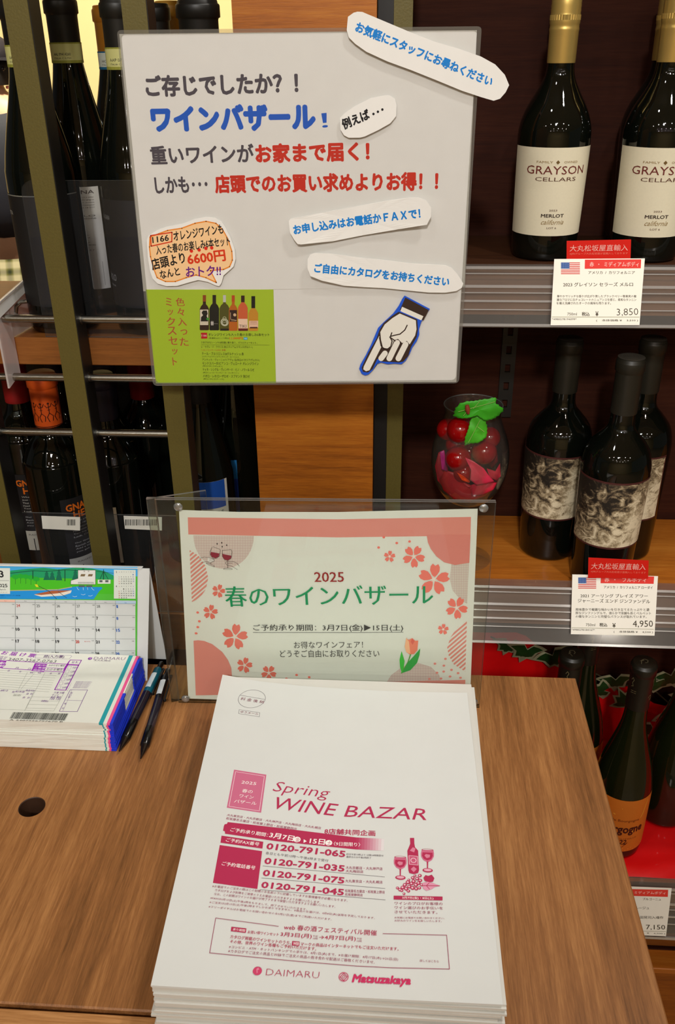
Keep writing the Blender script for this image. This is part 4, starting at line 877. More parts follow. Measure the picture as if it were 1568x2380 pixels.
bprint(1165, 218, 852, 88, 32, 440, (200, 140, 44), BK, 438); S.rect(1088, 668, 1255, 790, (232, 190, 160)); S.line([(1110, 690), (1230, 690)], .0004, (150, 90, 60)); S.rect(1104, 780, 1240, 805, (70, 20, 12)); S.text('SPUMANTE', (1110, 735), (1235, 735), 20, (150, 90, 60))
S.poly([(212, 885), (325, 885), (328, 990), (218, 993)], (188, 20, 30)); S.text('1166', (225, 955), (318, 955), 38, (240, 220, 210)); GD = (46, 50, 16)
S.text('オレンジワインも入った春のお楽しみ6本セット', (350, 945), (1460, 948), 54, GD, .012); S.text('(準備数36セット)税込', (358, 1003), (725, 1003), 34, GD); S.text('11,000円', (735, 1008), (972, 1008), 44, (212, 92, 20), .02); S.rect(990, 970, 1058, 1012, (20, 150, 200)); S.text('WEB', (1000, 1003), (1048, 1003), 22, (220, 240, 240))
S.z(300, 380, 3.92)
for t, x0, x1, y, h in (('さまざまなシーンやお料理に寄り添う、バラエティーセット。', 657, 1168, 1640, 20), ('レ・セクレ・ド・クラリス 赤(ミディアム/フランス/ボルドー)', 660, 1125, 1684, 26), ('テール・ブルリエレス/#グルナッシュ 赤', 665, 1045, 1745, 28), ('(ミディアム/フランス/ラングドック・ルーション)', 667, 1000, 1768, 17), ('アンティカ・ヴィーニャ/ソアヴェ 白(辛口/イタリア/ヴェネト)', 668, 1190, 1802, 26), ('モンテスパーダ/ビアンコ・ヴェローナ オレンジワイン', 670, 1180, 1834, 28), ('(辛口/イタリア/ヴェネト)', 672, 852, 1854, 17), ('ティキ・シングル・ヴィンヤード・ピノ・ノワール ロゼ', 672, 1140, 1890, 28), ('(辛口/ニュージーランド/ノース・カンタベリー)', 675, 1000, 1914, 17), ('パオロ・レオ/ローザロゼ・スプマンテ 泡ロゼ', 675, 1100, 1950, 28), ('(辛口/イタリア/プーリア)', 678, 864, 1972, 17)): S.text(t, (x0, y - 2), (x1, y + 2), h, GD, .008)
S.text('リヨンコンクール2021 金賞', (660, 1706), (880, 1706), 17, (176, 70, 20)); S.line([(657, 1650), (1280, 1652)], .0002, GD); S.done()

# paper strips and cut-outs stuck on the poster
def cutout(name, label, pxpts, z, d=.003, curl=None, mat=PAPER, cat='paper cut-out', group=None, th=.0005):
    ox, oy, sc = z; cv = [(ox + x / sc, oy + y / sc) for x, y in pxpts]; pl = PO.off(d)
    c_ = pl.at(sum(p[0] for p in cv) / len(cv), sum(p[1] for p in cv) / len(cv))
    t = thing(name, label, cat, c_, group); uv = [pl.m(*p) for p in cv]
    fz = curl or (lambda u, v: 0); cu = (sum(u for u, v in uv) / len(uv), sum(v for u, v in uv) / len(uv))
    f = lambda u, v: fz(u - cu[0], v - cu[1])
    # tape blocks behind
    n = len(uv); top = [pl.pos(u, v, f(u, v)) for u, v in uv]; bot = [p - pl.N * th for p in top]
    mb = MB(); ct, cb = pl.pos(cu[0], cu[1], f(*cu)), pl.pos(cu[0], cu[1], f(*cu) - th)
    K = 8; vs = []
    for k in range(K + 1):
        for (u, v) in uv: uu, vv = cu[0] + (u - cu[0]) * k / K, cu[1] + (v - cu[1]) * k / K; vs.append(pl.pos(uu, vv, f(uu, vv)))
    m_ = len(vs); vs += [Vector(v) - pl.N * th for v in vs]; fs = []
    for b0 in (0, m_):
        for k in range(K):
            for i in range(n): fs.append((b0 + k * n + i, b0 + k * n + (i + 1) % n, b0 + (k + 1) * n + (i + 1) % n, b0 + (k + 1) * n + i))
    for i in range(n): fs.append((K * n + i, K * n + (i + 1) % n, m_ + K * n + (i + 1) % n, m_ + K * n + i))
    mb.add(vs, fs, mat); mb.build('paper', t)
    tp = pl.pos(cu[0], cu[1], -th); q = [tp + pl.U * a_ * .006 + pl.V * b_ * .003 for a_, b_ in ((-1, -1), (1, -1), (1, 1), (-1, 1))]
    MB().prism(q, pl.N * (-(d - .0011) + th + min(0, 0)), PAPER).build('foam_tape', t)
    S_ = Sheet(t, pl.m, lambda u, v, l: pl.pos(u, v, f(u, v) + l), lift=.0001).z(*z); return t, S_
SB = (16, 130, 214)
t, S = cutout('paper_strip', 'longest white paper strip with blue writing, tilted over the top right corner of the poster', [(455, 105), (490, 80), (515, 73), (545, 75), (640, 115), (830, 195), (1000, 262), (1150, 305), (1290, 355), (1380, 405), (1440, 470), (1467, 535), (1445, 580), (1410, 620), (1370, 633), (1290, 610), (1170, 570), (1000, 500), (850, 440), (700, 385), (570, 325), (500, 275), (460, 235), (447, 190)], (640, 0, 2.703), .0042, cat='paper strip')
S.text('お気軽にスタッフにお尋ねください', (498, 196), (1348, 545), 69, SB, .042); S.done()
t, S = cutout('paper_strip', 'short rounded paper cut-out with black writing beside the blue headline', [(405, 740), (435, 710), (500, 665), (600, 615), (690, 598), (715, 598), (750, 620), (760, 660), (757, 730), (720, 775), (650, 815), (560, 858), (530, 865), (460, 866), (430, 850), (408, 815)], (640, 0, 2.703), .0035, cat='paper strip')
S.text('例えば', (432, 815), (596, 745), 70, (24, 20, 22), .04); S.disc((615, 716), 7.5, (24, 20, 22)); S.disc((643, 702), 7.5, (24, 20, 22)); S.disc((671, 688), 7.5, (24, 20, 22)); S.done()
t, S = cutout('paper_strip', 'white paper strip about telephone or FAX orders, rising to the right', [(163, 225), (175, 210), (400, 170), (700, 115), (900, 78), (1050, 55), (1110, 55), (1160, 75), (1195, 125), (1195, 190), (1165, 250), (950, 290), (700, 335), (480, 378), (250, 398), (225, 393), (200, 360), (172, 310)], (620, 440, 3.136), .0035, curl=lambda u, v: 1.0 * (u * u) + (.5 * u * u if u > 0 else 0), cat='paper strip')
S.text('お申し込みはお電話かＦＡＸで！', (203, 325), (1118, 203), 69, SB, .042); S.done()
t, S = cutout('paper_strip', 'lowest white paper strip inviting to take a catalogue, over the pointing hand', [(300, 500), (320, 468), (350, 458), (460, 465), (700, 500), (850, 515), (1050, 540), (1300, 553), (1345, 570), (1390, 620), (1430, 685), (1420, 715), (1380, 740), (1300, 752), (1180, 752), (1000, 735), (850, 720), (700, 712), (560, 700), (400, 660), (320, 625), (300, 570)], (620, 440, 3.136), .0035, curl=lambda u, v: .9 * u * u if u < 0 else .2 * u * u, cat='paper strip')
S.text('ご自由にカタログをお持ちください', (348, 598), (1322, 706), 65, SB, .042); S.done()
t, S = cutout('speech_bubble', 'handwritten orange speech bubble cut-out above the green leaflet', [(160, 700), (175, 660), (250, 610), (330, 580), (480, 550), (600, 505), (700, 488), (780, 495), (840, 530), (880, 590), (925, 680), (960, 780), (970, 870), (950, 940), (900, 985), (860, 1020), (840, 1090), (820, 1118), (790, 1112), (720, 1080), (630, 1062), (540, 1085), (440, 1115), (340, 1118), (260, 1095), (215, 1050), (190, 980), (170, 850)], (300, 380, 3.92), .0028)
inner = [(190, 670), (270, 640), (350, 610), (480, 590), (600, 545), (700, 527), (790, 545), (850, 600), (900, 690), (935, 800), (940, 880), (915, 940), (860, 965), (740, 975), (795, 1085), (700, 1040), (610, 1015), (520, 1040), (420, 1075), (330, 1075), (255, 1040), (225, 960), (195, 850), (185, 760)]
OR = (236, 140, 44); K_ = (24, 20, 18)
S.poly(inner, (248, 204, 150)); S.line(inner, .0011, OR, closed=True); S.line([(196, 657), (390, 627), (388, 712), (200, 753)], .0011, (216, 64, 24), closed=True)
S.text('1166', (215, 725), (362, 702), 54, K_, .02, .15); S.text('オレンジワインも', (410, 705), (860, 635), 84, K_, .022, .1); S.text('入った春のお楽しみ6本セット', (250, 832), (920, 745), 84, K_, .022, .1); S.text('店頭より', (215, 972), (515, 905), 104, K_, .024, .1)
S.text('6600円', (540, 925), (880, 885), 100, (216, 56, 20), .03, .05); S.text('なんと', (290, 1052), (465, 1015), 76, K_, .024, .1); S.text('おトク!!', (520, 1032), (835, 1018), 90, (106, 24, 130), .02, .1)
for p in ((567, 797), (637, 787), (699, 773), (752, 768)): S.disc(p, 16, (222, 40, 20), n=12)
S.done()
t, S = cutout('pointing_hand_cutout', 'blue-edged paper hand pointing down left on the poster', [(1003, 775), (1187, 872), (1150, 930), (1125, 965), (1108, 1020), (1110, 1060), (1090, 1110), (1060, 1150), (1040, 1200), (1010, 1250), (980, 1275), (930, 1270), (880, 1275), (830, 1262), (800, 1275), (770, 1320), (740, 1350), (715, 1357), (690, 1345), (672, 1310), (680, 1280), (720, 1210), (760, 1130), (810, 1010), (850, 970), (920, 905), (960, 850), (985, 800)], (620, 440, 3.136), .0026, mat=P('blue_card', (10, 84, 214), .5))
DK = (58, 40, 30)
S.poly([(1008, 788), (1180, 880), (1140, 955), (968, 880)], DK); S.poly([(985, 856), (1140, 925), (1125, 955), (972, 888)], (236, 232, 220))
S.poly([(960, 892), (1095, 948), (1100, 1020), (1092, 1075), (1050, 1150), (1030, 1215), (995, 1255), (960, 1262), (900, 1258), (835, 1255), (805, 1235), (770, 1310), (735, 1335), (700, 1330), (690, 1300), (740, 1190), (800, 1085), (820, 1025), (850, 975), (910, 925)], DK)
HW = (234, 230, 218)
S.poly([(968, 905), (1085, 955), (1090, 1020), (1080, 1065), (1040, 1130), (1020, 1105), (985, 1120), (955, 1090), (925, 1100), (905, 1150), (870, 1162), (845, 1150), (832, 1100), (826, 1040), (858, 985), (915, 938)], HW)
def cap_(a_, b_, r, col):
    a_, b_ = Vector(a_), Vector(b_); d = (b_ - a_).normalized(); n = Vector((-d.y, d.x)); pts = []
    for k in range(9): t_ = -PI / 2 + PI * k / 8; pts.append(tuple(b_ + (d * math.cos(t_) + n * math.sin(t_)) * r))
    for k in range(9): t_ = PI / 2 + PI * k / 8; pts.append(tuple(a_ + (d * math.cos(t_) + n * math.sin(t_)) * r))
    S.poly(pts, col)
S.poly([(818, 1068), (833, 1150), (748, 1318), (722, 1326), (702, 1312), (706, 1290)], HW)
cap_((860, 1195), (832, 1232), 20, HW); cap_((948, 1118), (892, 1232), 21, HW); cap_((1010, 1130), (958, 1232), 21, HW)
S.poly([(900, 1060), (835, 1075), (845, 1150), (868, 1163), (890, 1150), (908, 1090)], HW)
S.line([(1022, 990), (1005, 1025), (970, 1055), (925, 1065), (900, 1072), (910, 1045)], .0011, DK); S.line([(895, 1075), (912, 1105), (903, 1145), (880, 1164), (850, 1160), (832, 1140), (820, 1080)], .0011, DK); S.line([(900, 1080), (935, 1105)], .0011, DK); S.done()

# ================================================================ price cards and red tags
def card_plane(R, off=.0006): return Plane(R.P + R.N * off, R.U, R.V)
def price_card(R, corners, label, fn, rim=(196, 70, 90)):
    pl = card_plane(R); t = thing('price_card', label, 'price card', pl.at(*corners[0]), 'price cards on the shelf rails')
    cd_ = slab(t, 'card', pl, corners, .0005, P('card_paper', (240, 236, 224), .5, noise=.01, nscale=80), P('card_rim', rim, .5))
    S_ = Sheet(cd_, pl.m, pl.pos, lift=.00008); fn(S_); S_.done(); return t
def flag(S_, x0, y0, x1, y1):
    S_.poly([(x0, y0), (x1, y0), (x1, y1), (x0, y1)], (236, 226, 220)); h = (y1 - y0) / 13
    for k in range(0, 13, 2): S_.rect(x0, y0 + h * k, x1, y0 + h * (k + 1), (206, 64, 52))
    ux, uy = x0 + (x1 - x0) * .45, y0 + h * 7; S_.rect(x0, y0, ux, uy, (44, 84, 150))
    for i in range(5):
        for j in range(4): S_.disc((x0 + (ux - x0) * (i + .6) / 5.2, y0 + (uy - y0) * (j + .6) / 4.2), (x1 - x0) * .012, (220, 226, 236), n=6)
CT = (60, 50, 30)
def c1(S_):
    S_.z(1060, 540, 3.086); S_.poly([(712, 196), (1348, 192), (1310, 656), (682, 658)], (242, 238, 224)); flag(S_, 750, 216, 886, 300)
    S_.poly([(922, 196), (1325, 194), (1322, 258), (920, 262)], (222, 46, 34)); S_.text('赤  ・  ミディアムボディ', (956, 246), (1308, 246), 34, (246, 200, 190), .012)
    S_.text('アメリカ  /  カリフォルニア', (946, 300), (1280, 300), 22, CT, .015); S_.text('2023 グレイソン セラーズ メルロ', (766, 390), (1266, 388), 30, CT, .015)
    for i, q in enumerate(('華やかでリッチな香りが広がり熟したブラックベリー等果実の複', '雑なアロマに白チョコレートのニュアンスを感じ、柔和なタンニン', 'を備え洗練されたオークの風味も残ります。')): S_.text(q, (722 - i * 2, 468 + i * 25), ((1290, 1290, 1108)[i], 468 + i * 25), 19, CT, .012)
    S_.text('750ml', (795, 596), (864, 596), 20, CT); S_.text('税込', (900, 600), (955, 600), 28, CT, .02); S_.text('¥', (998, 602), (1018, 602), 34, CT, .02); S_.text('3,850', (1150, 604), (1304, 600), 56, CT, -.01)
    S_.line([(686, 607), (1312, 608)], .0004, (120, 120, 70)); S_.text('*4980278194099*', (686, 630), (862, 630), 14, CT); S_.text('(    本体価格 ¥    3,500 )', (1002, 642), (1302, 642), 18, CT, .01)
price_card(R1, [(1287.5, 602), (1498, 600.5), (1485.5, 755.5), (1279, 756)], 'price card reading 3,850 under the gold-capped bottles', c1)
def c2(S_):
    S_.z(960, 1260, 2.579); flag(S_, 988, 212, 1096, 278)
    S_.poly([(1124, 202), (1443, 206), (1440, 250), (1122, 246)], (222, 46, 34)); S_.text('赤  ・   フルボディ', (1146, 238), (1395, 240), 26, (246, 200, 190), .012)
    S_.text('アメリカ  /  カリフォルニア ローダイ', (1142, 278), (1434, 282), 18, CT, .012); S_.text('2021 アーリング ブレイズ アワー', (1002, 332), (1405, 334), 22, CT, .012); S_.text('ジャーニーズ エンド ジンファンデル', (986, 362), (1418, 368), 24, CT, .012)
    for i, q in enumerate(('風味豊かで複雑な味わいを引き立てるたっぷりと濃', '厚なジンファンデルで、滑らかで余韻も長くベルベット', 'の様なタンニンと完璧なバランスが取れています。')): S_.text(q, (972, 412 + i * 21), ((1414, 1424, 1398)[i], 412 + i * 21 + 2), 17, CT, .01)
    S_.text('750ml', (1034, 503), (1090, 504), 16, CT); S_.text('税込', (1116, 506), (1162, 507), 22, CT, .02); S_.text('¥', (1194, 512), (1212, 512), 26, CT, .02); S_.text('4,950', (1315, 514), (1436, 514), 44, CT, 0)
    S_.line([(948, 513), (1440, 522)], .0004, (120, 120, 70)); S_.text('*4980278184167*', (948, 530), (1088, 532), 11, CT); S_.text('(    本体価格 ¥    4,500 )', (1200, 545), (1436, 548), 15, CT, .01)
price_card(R2, [(1329.5, 1335), (1528.5, 1339), (1520.5, 1477.5), (1326, 1474)], 'price card reading 4,950 under the bottles with smoky picture labels', c2)
def c3(S_):
    S_.z(1300, 1980, 5.85); S_.poly([(700, 500), (1475, 515), (1470, 612), (700, 590)], (222, 56, 40)); S_.rect(1478, 520, 1512, 590, (246, 244, 240)); S_.text('ミディアムボディ', (1018, 572), (1440, 580), 40, (246, 200, 190), .01)
    S_.text('ブルゴーニュ', (1130, 655), (1375, 662), 34, CT, .015); S_.text('オーセイ・デュレス ルージュ', (560, 775), (1215, 782), 40, CT, .012); S_.text('醸造家 仲田晃司入魂作', (860, 905), (1410, 912), 38, CT, .012)
    S_.text('7,150', (1175, 1062), (1434, 1066), 72, CT, .005); S_.line([(700, 1068), (1442, 1084)], .0004, (120, 120, 70)); S_.text('¥    6,500 )', (1185, 1116), (1432, 1124), 20, CT, .01)
price_card(R3, [(1400, 2058), (1560.5, 2064), (1547, 2176), (1395, 2170)], 'price card reading 7,150 half hidden by the table edge', c3)
def red_tag(R, corners, label, z, t1, t2):
    pl = Plane(Vector((0, R.P.y + .0038, 0)), (1, 0, 0), (0, 0, 1)); t = thing('import_tag', label, 'tag', pl.at(*corners[0]), 'red import tags above the price cards')
    cd_ = slab(t, 'tag_card', pl, corners, .0004, P('red_card', (222, 30, 20), .4, spec=.4)); S_ = Sheet(cd_, pl.m, pl.pos, lift=.00006).z(*z); t1(S_); S_.done()
red_tag(R1, [(1316.5, 560), (1466, 556.5), (1464.5, 607), (1316, 608)], 'red import tag in front of the gold-capped bottles', (1060, 540, 3.086), lambda s: (s.text('大丸松坂屋直輸入', (812, 138), (1228, 132), 46, (246, 190, 180), 0), s.text('※JFRグループ大丸松坂屋が直輸入しております', (812, 164), (1228, 160), 18, (240, 130, 110))), None)
red_tag(R2, [(1367, 1296), (1507, 1303), (1505.5, 1345), (1366, 1343)], 'red import tag in front of the bottles with smoky picture labels', (960, 1260, 2.579), lambda s: (s.text('大丸松坂屋直輸入', (1064, 162), (1390, 168), 38, (246, 190, 180), 0), s.text('※JFRグループ大丸松坂屋が直輸入しております', (1062, 184), (1392, 192), 15, (240, 130, 110))), None)
# ================================================================ desk calendar
cb, ct = PZ(342, 1582, 0), PY(347, 1322, .783)
ct.x = cb.x + .0005 + .01
CU = Vector((1, .012, 0))
CP = Plane(cb, CU, ct - cb)
cal = thing('desk_calendar', 'tent desk calendar open at March 2025 behind the stack of delivery slips', 'calendar', cb)
CH = CP.m(347, 1322)[1]; cx0 = -.215
WC = P('white_card', (222, 226, 226), .5)
fr_ = [(cx0, 0), (CP.m(342, 1582)[0], 0), (CP.m(347, 1322)[0], CH - .003), (CP.m(344, 1320)[0], CH), (cx0, CH)]
MB().prism([CP.pos(u, v) for u, v in fr_], -CP.N * .0008, WC).build('front_board', cal)
bk = [CP.pos(cx0, CH, -.0012), CP.pos(CP.m(347, 1322)[0], CH, -.0012)]; xr = bk[1].x
MB().prism([bk[0], bk[1], Vector((xr, cb.y + .040, .0)), Vector((bk[0].x, cb.y + .040, .0))], (0, -.0007, 0), WC).build('back_board', cal)
MB().prism([CP.pos(cx0, CH + .0003, .0015), CP.pos(CP.m(330, 1317)[0], CH + .0003, .0015), CP.pos(CP.m(330, 1317)[0], CH + .0003, -.004), CP.pos(cx0, CH + .0003, -.004)], (0, 0, .0009), WC).build('binding_strip', cal)
KZ = (0, 1300, 4.126); k2 = lambda x, y: (x / 4.126, 1300 + y / 4.126)
pg = slab(cal, 'calendar_page', CP.off(.0008), [(-48, 1312), k2(1322, 72), k2(1312, 500), k2(1300, 1150), (-48, 1578)], .0005, P('calendar_paper', (216, 222, 222), .5, noise=.008, nscale=50))
S = Sheet(pg, CP.m, CP.off(.0008).pos, lift=.00006).z(*KZ); SKY = (70, 176, 238); GN = (74, 196, 36); HL = (30, 160, 104); WT = (30, 150, 230)
S.poly([(-190, 60), (1320, 70), (1318, 385), (1312, 1150), (1300, 1150), (1300, 392), (-190, 378)], (84, 196, 60)); S.poly([(-190, 60), (1320, 70), (1320, 160), (-190, 150)], SKY)
S.poly([(80, 108), (250, 90), (420, 78), (560, 92), (640, 84), (760, 74), (880, 84), (1000, 110), (1090, 150), (1090, 210), (-190, 210), (-190, 120)], HL); S.poly([(-190, 160), (1090, 190), (1092, 330), (-190, 300)], GN)
for i, (x, y) in enumerate(((150, 165), (200, 158), (250, 162), (300, 170), (350, 185))): S.disc((x, y), 34, (36, 176, 52), n=10, ry=.7); S.line([(x, y + 20), (x, y + 70)], .0004, (40, 90, 50))
for x, y, h in ((450, 105, 90), (503, 110, 85), (568, 88, 110), (725, 90, 100), (800, 78, 60)): S.poly([(x, y), (x + 20, y + h * .4), (x + 12, y + h * .4), (x + 32, y + h), (x - 32, y + h), (x - 12, y + h * .4), (x - 20, y + h * .4)], (16, 110, 84))
S.line([(100, 130), (318, 106), (450, 112), (625, 98), (750, 102)], .0006, (20, 60, 60)); S.line([(318, 106), (318, 180)], .0008, (20, 50, 50)); S.line([(625, 98), (625, 205)], .0008, (20, 50, 50))
S.poly([(-190, 300), (330, 290), (560, 285), (690, 262), (760, 255), (900, 262), (975, 262), (985, 275), (955, 300), (900, 380), (-190, 376)], WT); S.line([(-190, 302), (330, 292), (560, 286), (690, 262)], .0009, (196, 184, 130))
S.poly([(330, 335), (500, 300), (690, 295), (680, 320), (600, 345), (400, 356)], (236, 228, 214)); S.poly([(330, 332), (500, 296), (690, 293), (560, 322), (400, 338)], (176, 96, 60)); S.line([(345, 240), (470, 300), (545, 375)], .0006, (60, 60, 40)); S.poly([(335, 236), (360, 236), (375, 262), (350, 262)], (220, 226, 40)); S.line([(560, 305), (640, 365)], .0006, (60, 80, 90))
S.poly([(750, 100), (918, 100), (918, 238), (680, 236), (682, 200), (750, 180)], (232, 234, 230)); S.line([(750, 100), (918, 100), (918, 238), (680, 236), (682, 200), (750, 180)], .0004, (60, 60, 60), closed=True)
for x in (780, 852): S.poly([(x, 138), (x + 42, 138), (x + 34, 160), (x - 8, 160)], (130, 110, 80))
S.ring((811, 112), 5, .0003, (60, 60, 60)); S.ring((852, 112), 5, .0003, (60, 60, 60)); S.rect(750, 214, 900, 222, (190, 194, 190))
for x in range(755, 900, 12): S.line([(x, 216), (x, 234)], .0003, (90, 90, 90))
S.rect(756, 246, 815, 262, (90, 100, 104)); S.rect(830, 246, 888, 262, (90, 100, 104))
for p in ([(740, 262), (748, 280), (760, 290)], [(800, 266), (802, 290)], [(840, 266), (845, 288)], [(880, 266), (890, 284), (905, 292)], [(780, 330), (800, 338), (820, 330)], [(850, 345), (870, 350), (890, 340)], [(700, 350), (720, 356), (740, 350)]): S.line(p, .0004, (210, 236, 250))
S.rect(940, 192, 1062, 230, (226, 230, 224)); S.line([(995, 95), (995, 190)], .0007, (20, 60, 50)); S.line([(960, 188), (995, 110), (1040, 188)], .0005, (20, 60, 50)); S.line([(930, 110), (1090, 130)], .0004, (20, 60, 50)); S.rect(955, 196, 985, 216, (90, 100, 100)); S.rect(1012, 196, 1042, 216, (90, 100, 100))
MP = (226, 234, 226); DKT = (40, 42, 44); RE = (200, 70, 60); BE = (50, 100, 190)
S.poly([(1095, 95), (1303, 98), (1302, 374), (1094, 372)], MP); S.poly([(-190, 78), (100, 80), (100, 328), (-190, 326)], MP)
S.text('3', (5, 168), (40, 168), 62, DKT, .03); S.line([(-100, 198), (90, 200)], .0003, DKT); S.text('2025', (-24, 263), (76, 264), 32, DKT, .02); S.text('March', (-10, 292), (60, 293), 16, DKT); S.text('弥生(やよい)', (-30, 318), (72, 319), 12, DKT)
wk = ['S', 'M', 'T', 'W', 'T', 'F', 'S']
for base, mon, first, nd in ((118, '2', 6, 28), (255, '4', 2, 30)):
    S.text(mon, (1114, base + 7), (1124, base + 7), 15, DKT, .02)
    for i in range(7): S.text(wk[i], (1143 + 22.5 * i, base + 5), (1150 + 22.5 * i, base + 5), 9, RE if i == 0 else BE if i == 6 else DKT)
    for d in range(1, nd + 1):
        c_ = (first + d - 1) % 7; r_ = (first + d - 1) // 7; x = 1141 + 22.5 * c_; y = base + 25 + 21 * r_; S.text(str(d), (x, y + 5), (x + (12 if d > 9 else 6), y + 5), 10, RE if c_ == 0 else BE if c_ == 6 else DKT, .02)
S.poly([(-190, 376), (1306, 394), (1304, 424), (-190, 406)], (206, 212, 214))
S.poly([(-40, 380), (150, 384), (150, 408), (-40, 404)], (240, 196, 180)); S.poly([(1112, 393), (1306, 396), (1305, 424), (1112, 422)], (186, 212, 236))
for i, q in enumerate(('Sun.', 'Mon.', 'Tue.', 'Wed.', 'Thu.', 'Fri.', 'Sat.')): x = 48 + 192 * i; S.text(q, (x - 2, 397 + i * 3), (x + 22, 398 + i * 3), 9, RE if i == 0 else BE if i == 6 else DKT)
vx = [-40, 150, 341, 533, 726, 918, 1111]; GL = (130, 136, 136)
for i, x in enumerate(vx): S.line([(x, 382 + 2 * i), (x, 980)], .0003, GL)
for j in range(6): y = 408 + 114.5 * j; S.line([(-190, y - 6), (1304, y + 14 - j * 2)], .0003, GL)
days = [['23', '24', '25', '26', '27', '28', '1'], ['2', '3', '4', '5', '6', '7', '8'], ['9', '10', '11', '12', '13', '14', '15'], ['16', '17', '18', '19', '20', '21', '22'], ['23', '24', '25', '26', '27', '28', '29'], ]
for j, row in enumerate(days):
    for i, d in enumerate(row):
        x = (-30, 164, 355, 546, 738, 931, 1124)[i] - j * 2; y = 447 + 113.5 * j + i * 1.8; old = j == 0 and i < 6
        col = RE if i == 0 or d == '20' or (old and i == 1) else BE if i == 6 else ((120, 124, 124) if old else DKT)
        S.text(d, (x, y + 3), (x + (8 if d == '1' else 15 if len(d) == 1 else 33), y + 3), 27, col, .012 if old else .03)
        S.text('先勝', (x + 150, y - 15), (x + 172, y - 15), 10, (110, 112, 112))
S.text('春分の日', ((738 - 6 + 82), 785 + 2), (738 + 130, 787), 10, RE); S.text('電話番号お客様サービスセンター各店舗', (-60, 345), (200, 346), 10, (20, 60, 140)); S.text('詳しくはホームページ', (-60, 362), (62, 363), 9, (20, 60, 140)); S.done()

# ================================================================ delivery slips
SPn = Plane((-.28, .65, .035), (1, 0, 0), (0, 1, 0))
SWH = P('slip_paper', (230, 232, 222), .6, noise=.012, nscale=60); TEAL = P('slip_teal', (30, 160, 170), .55); PNK = P('slip_pink', (238, 84, 150), .55); BLU = P('slip_blue', (24, 56, 214), .55, noise=.1, nscale=900)
YF, YB = .6535, .7625; NS = 14; hS = .035 / NS; random.seed(9)
for k in range(NS):
    z0 = .0003 + k * hS; th = hS - .00008; top = k == NS - 1
    lab_ = 'topmost purple-printed delivery slip on the stack left of the pens' if top else 'lowest delivery slip, resting on the table' if k == 0 else 'delivery slip directly under the topmost printed slip' if k == NS - 2 else 'delivery slip inside the stack left of the pens'
    jig = lambda a_=.0009: random.uniform(-a_, a_)
    o = thing('delivery_slip', lab_, 'form', (-.3, YF, z0), 'delivery slips in the stack'); low2 = .001 * math.sin(k * .5)
    j = 0 if top else jig() - (.0012 if k < 6 else 0); yf = YF + (0 if top else random.uniform(.0, .0012) - (.001 if k < 8 else 0)); n_ = 0
    xe = [-.52, -.2836, -.2793, -.2757, -.2727, -.2698] if top else [-.52, -.2800 + j, -.2786 + j, -.2762 + j, -.2740 + j, -.2698 + jig(.0005)]
    for i, (m_, nm) in enumerate(((SWH, 'front_sheet'), (TEAL, 'teal_margin'), (SWH, 'middle_sheet'), (PNK, 'pink_margin'), (BLU, 'blue_carbon_margin'))):
        x0, x1 = xe[i], xe[i + 1]; dz = 0 if i < 2 else -.0002 if i < 4 else -.0004
        if i == 4:
            segs = ((yf, .694, BLU, 0), (.694, .728, SWH, -.0012), (.728, YB, BLU, 0)) if k > 5 else ((yf, YB, BLU, 0),)
            if top: segs = ((yf, .700, BLU, 0), (.700, .732, SWH, -.0014), (.732, YB - .006, BLU, 0))
            for (ya_, yb_, mm, ex) in segs: MB().box((x0 + .00001, ya_, z0), (x1 + ex, yb_ - .0001, z0 + th + dz), mm).build(nm if mm is BLU else 'notched_tab', o)
        elif i == 0 and not top:
            # gently swelling sheet edge
            vs = []; nx = 14
            for q in range(nx + 1):
                x = x0 + (x1 - x0) * q / nx
                for (yy, zz) in ((yf + jig(.0002), z0), (yf + jig(.0002), z0 + th), (YB, z0 + th), (YB, z0)): vs.append((x, yy, zz))
            fs = [(4 * q + a_, 4 * q + (a_ + 1) % 4, 4 * q + 4 + (a_ + 1) % 4, 4 * q + 4 + a_) for q in range(nx) for a_ in range(4)] + [(0, 1, 2, 3), (4 * nx + 3, 4 * nx + 2, 4 * nx + 1, 4 * nx)]
            MB().add(vs, fs, m_).build(nm, o)
        else: MB().box((x0, yf, z0), (x1 - .00001, YB - .0002 * i, z0 + th + dz), m_).build(nm, o)
    if top: topslip = o
SPn.P.z = z0 + th + .00002
S = Sheet(topslip, SPn.m, SPn.pos, lift=.00003).z(0, 1500, 3.92); PU = (150, 24, 176); PL = (120, 70, 150); G_ = (120, 124, 116)
S.text('お 届 け 票', (4, 82), (310, 112), 34, PU, .02); S.line([(330, 85), (640, 92), (655, 98), (630, 125), (320, 115)], .0003, PL, closed=True); S.text('控(入力票)', (390, 116), (578, 120), 28, (90, 50, 110), .02)
S.text('3407-3567-0763', (68, 138), (505, 160), 26, (90, 92, 92)); S.text('問合せ', (-40, 112), (60, 120), 20, PL); S.text('番号', (-10, 130), (45, 134), 14, PL)
S.poly([(-80, 128), (58, 140), (52, 178), (20, 208), (-80, 200)], PU); S.text('お届け', (-40, 168), (50, 174), 22, WH, .02); S.text('希望日', (-40, 196), (30, 198), 20, WH, .02)
S.line([(55, 138), (612, 172)], .0009, PU); S.line([(20, 208), (585, 244)], .0009, PU)
S.text('月', (132, 214), (162, 216), 18, PL); S.text('日', (250, 222), (275, 224), 18, PL)
S.poly([(318, 162), (432, 170), (400, 244), (286, 232)], PU); S.text('お届け先の', (322, 186), (424, 192), 16, WH); S.text('ご希望', (312, 210), (410, 214), 16, WH); S.text('時間帯', (300, 232), (400, 238), 16, WH)
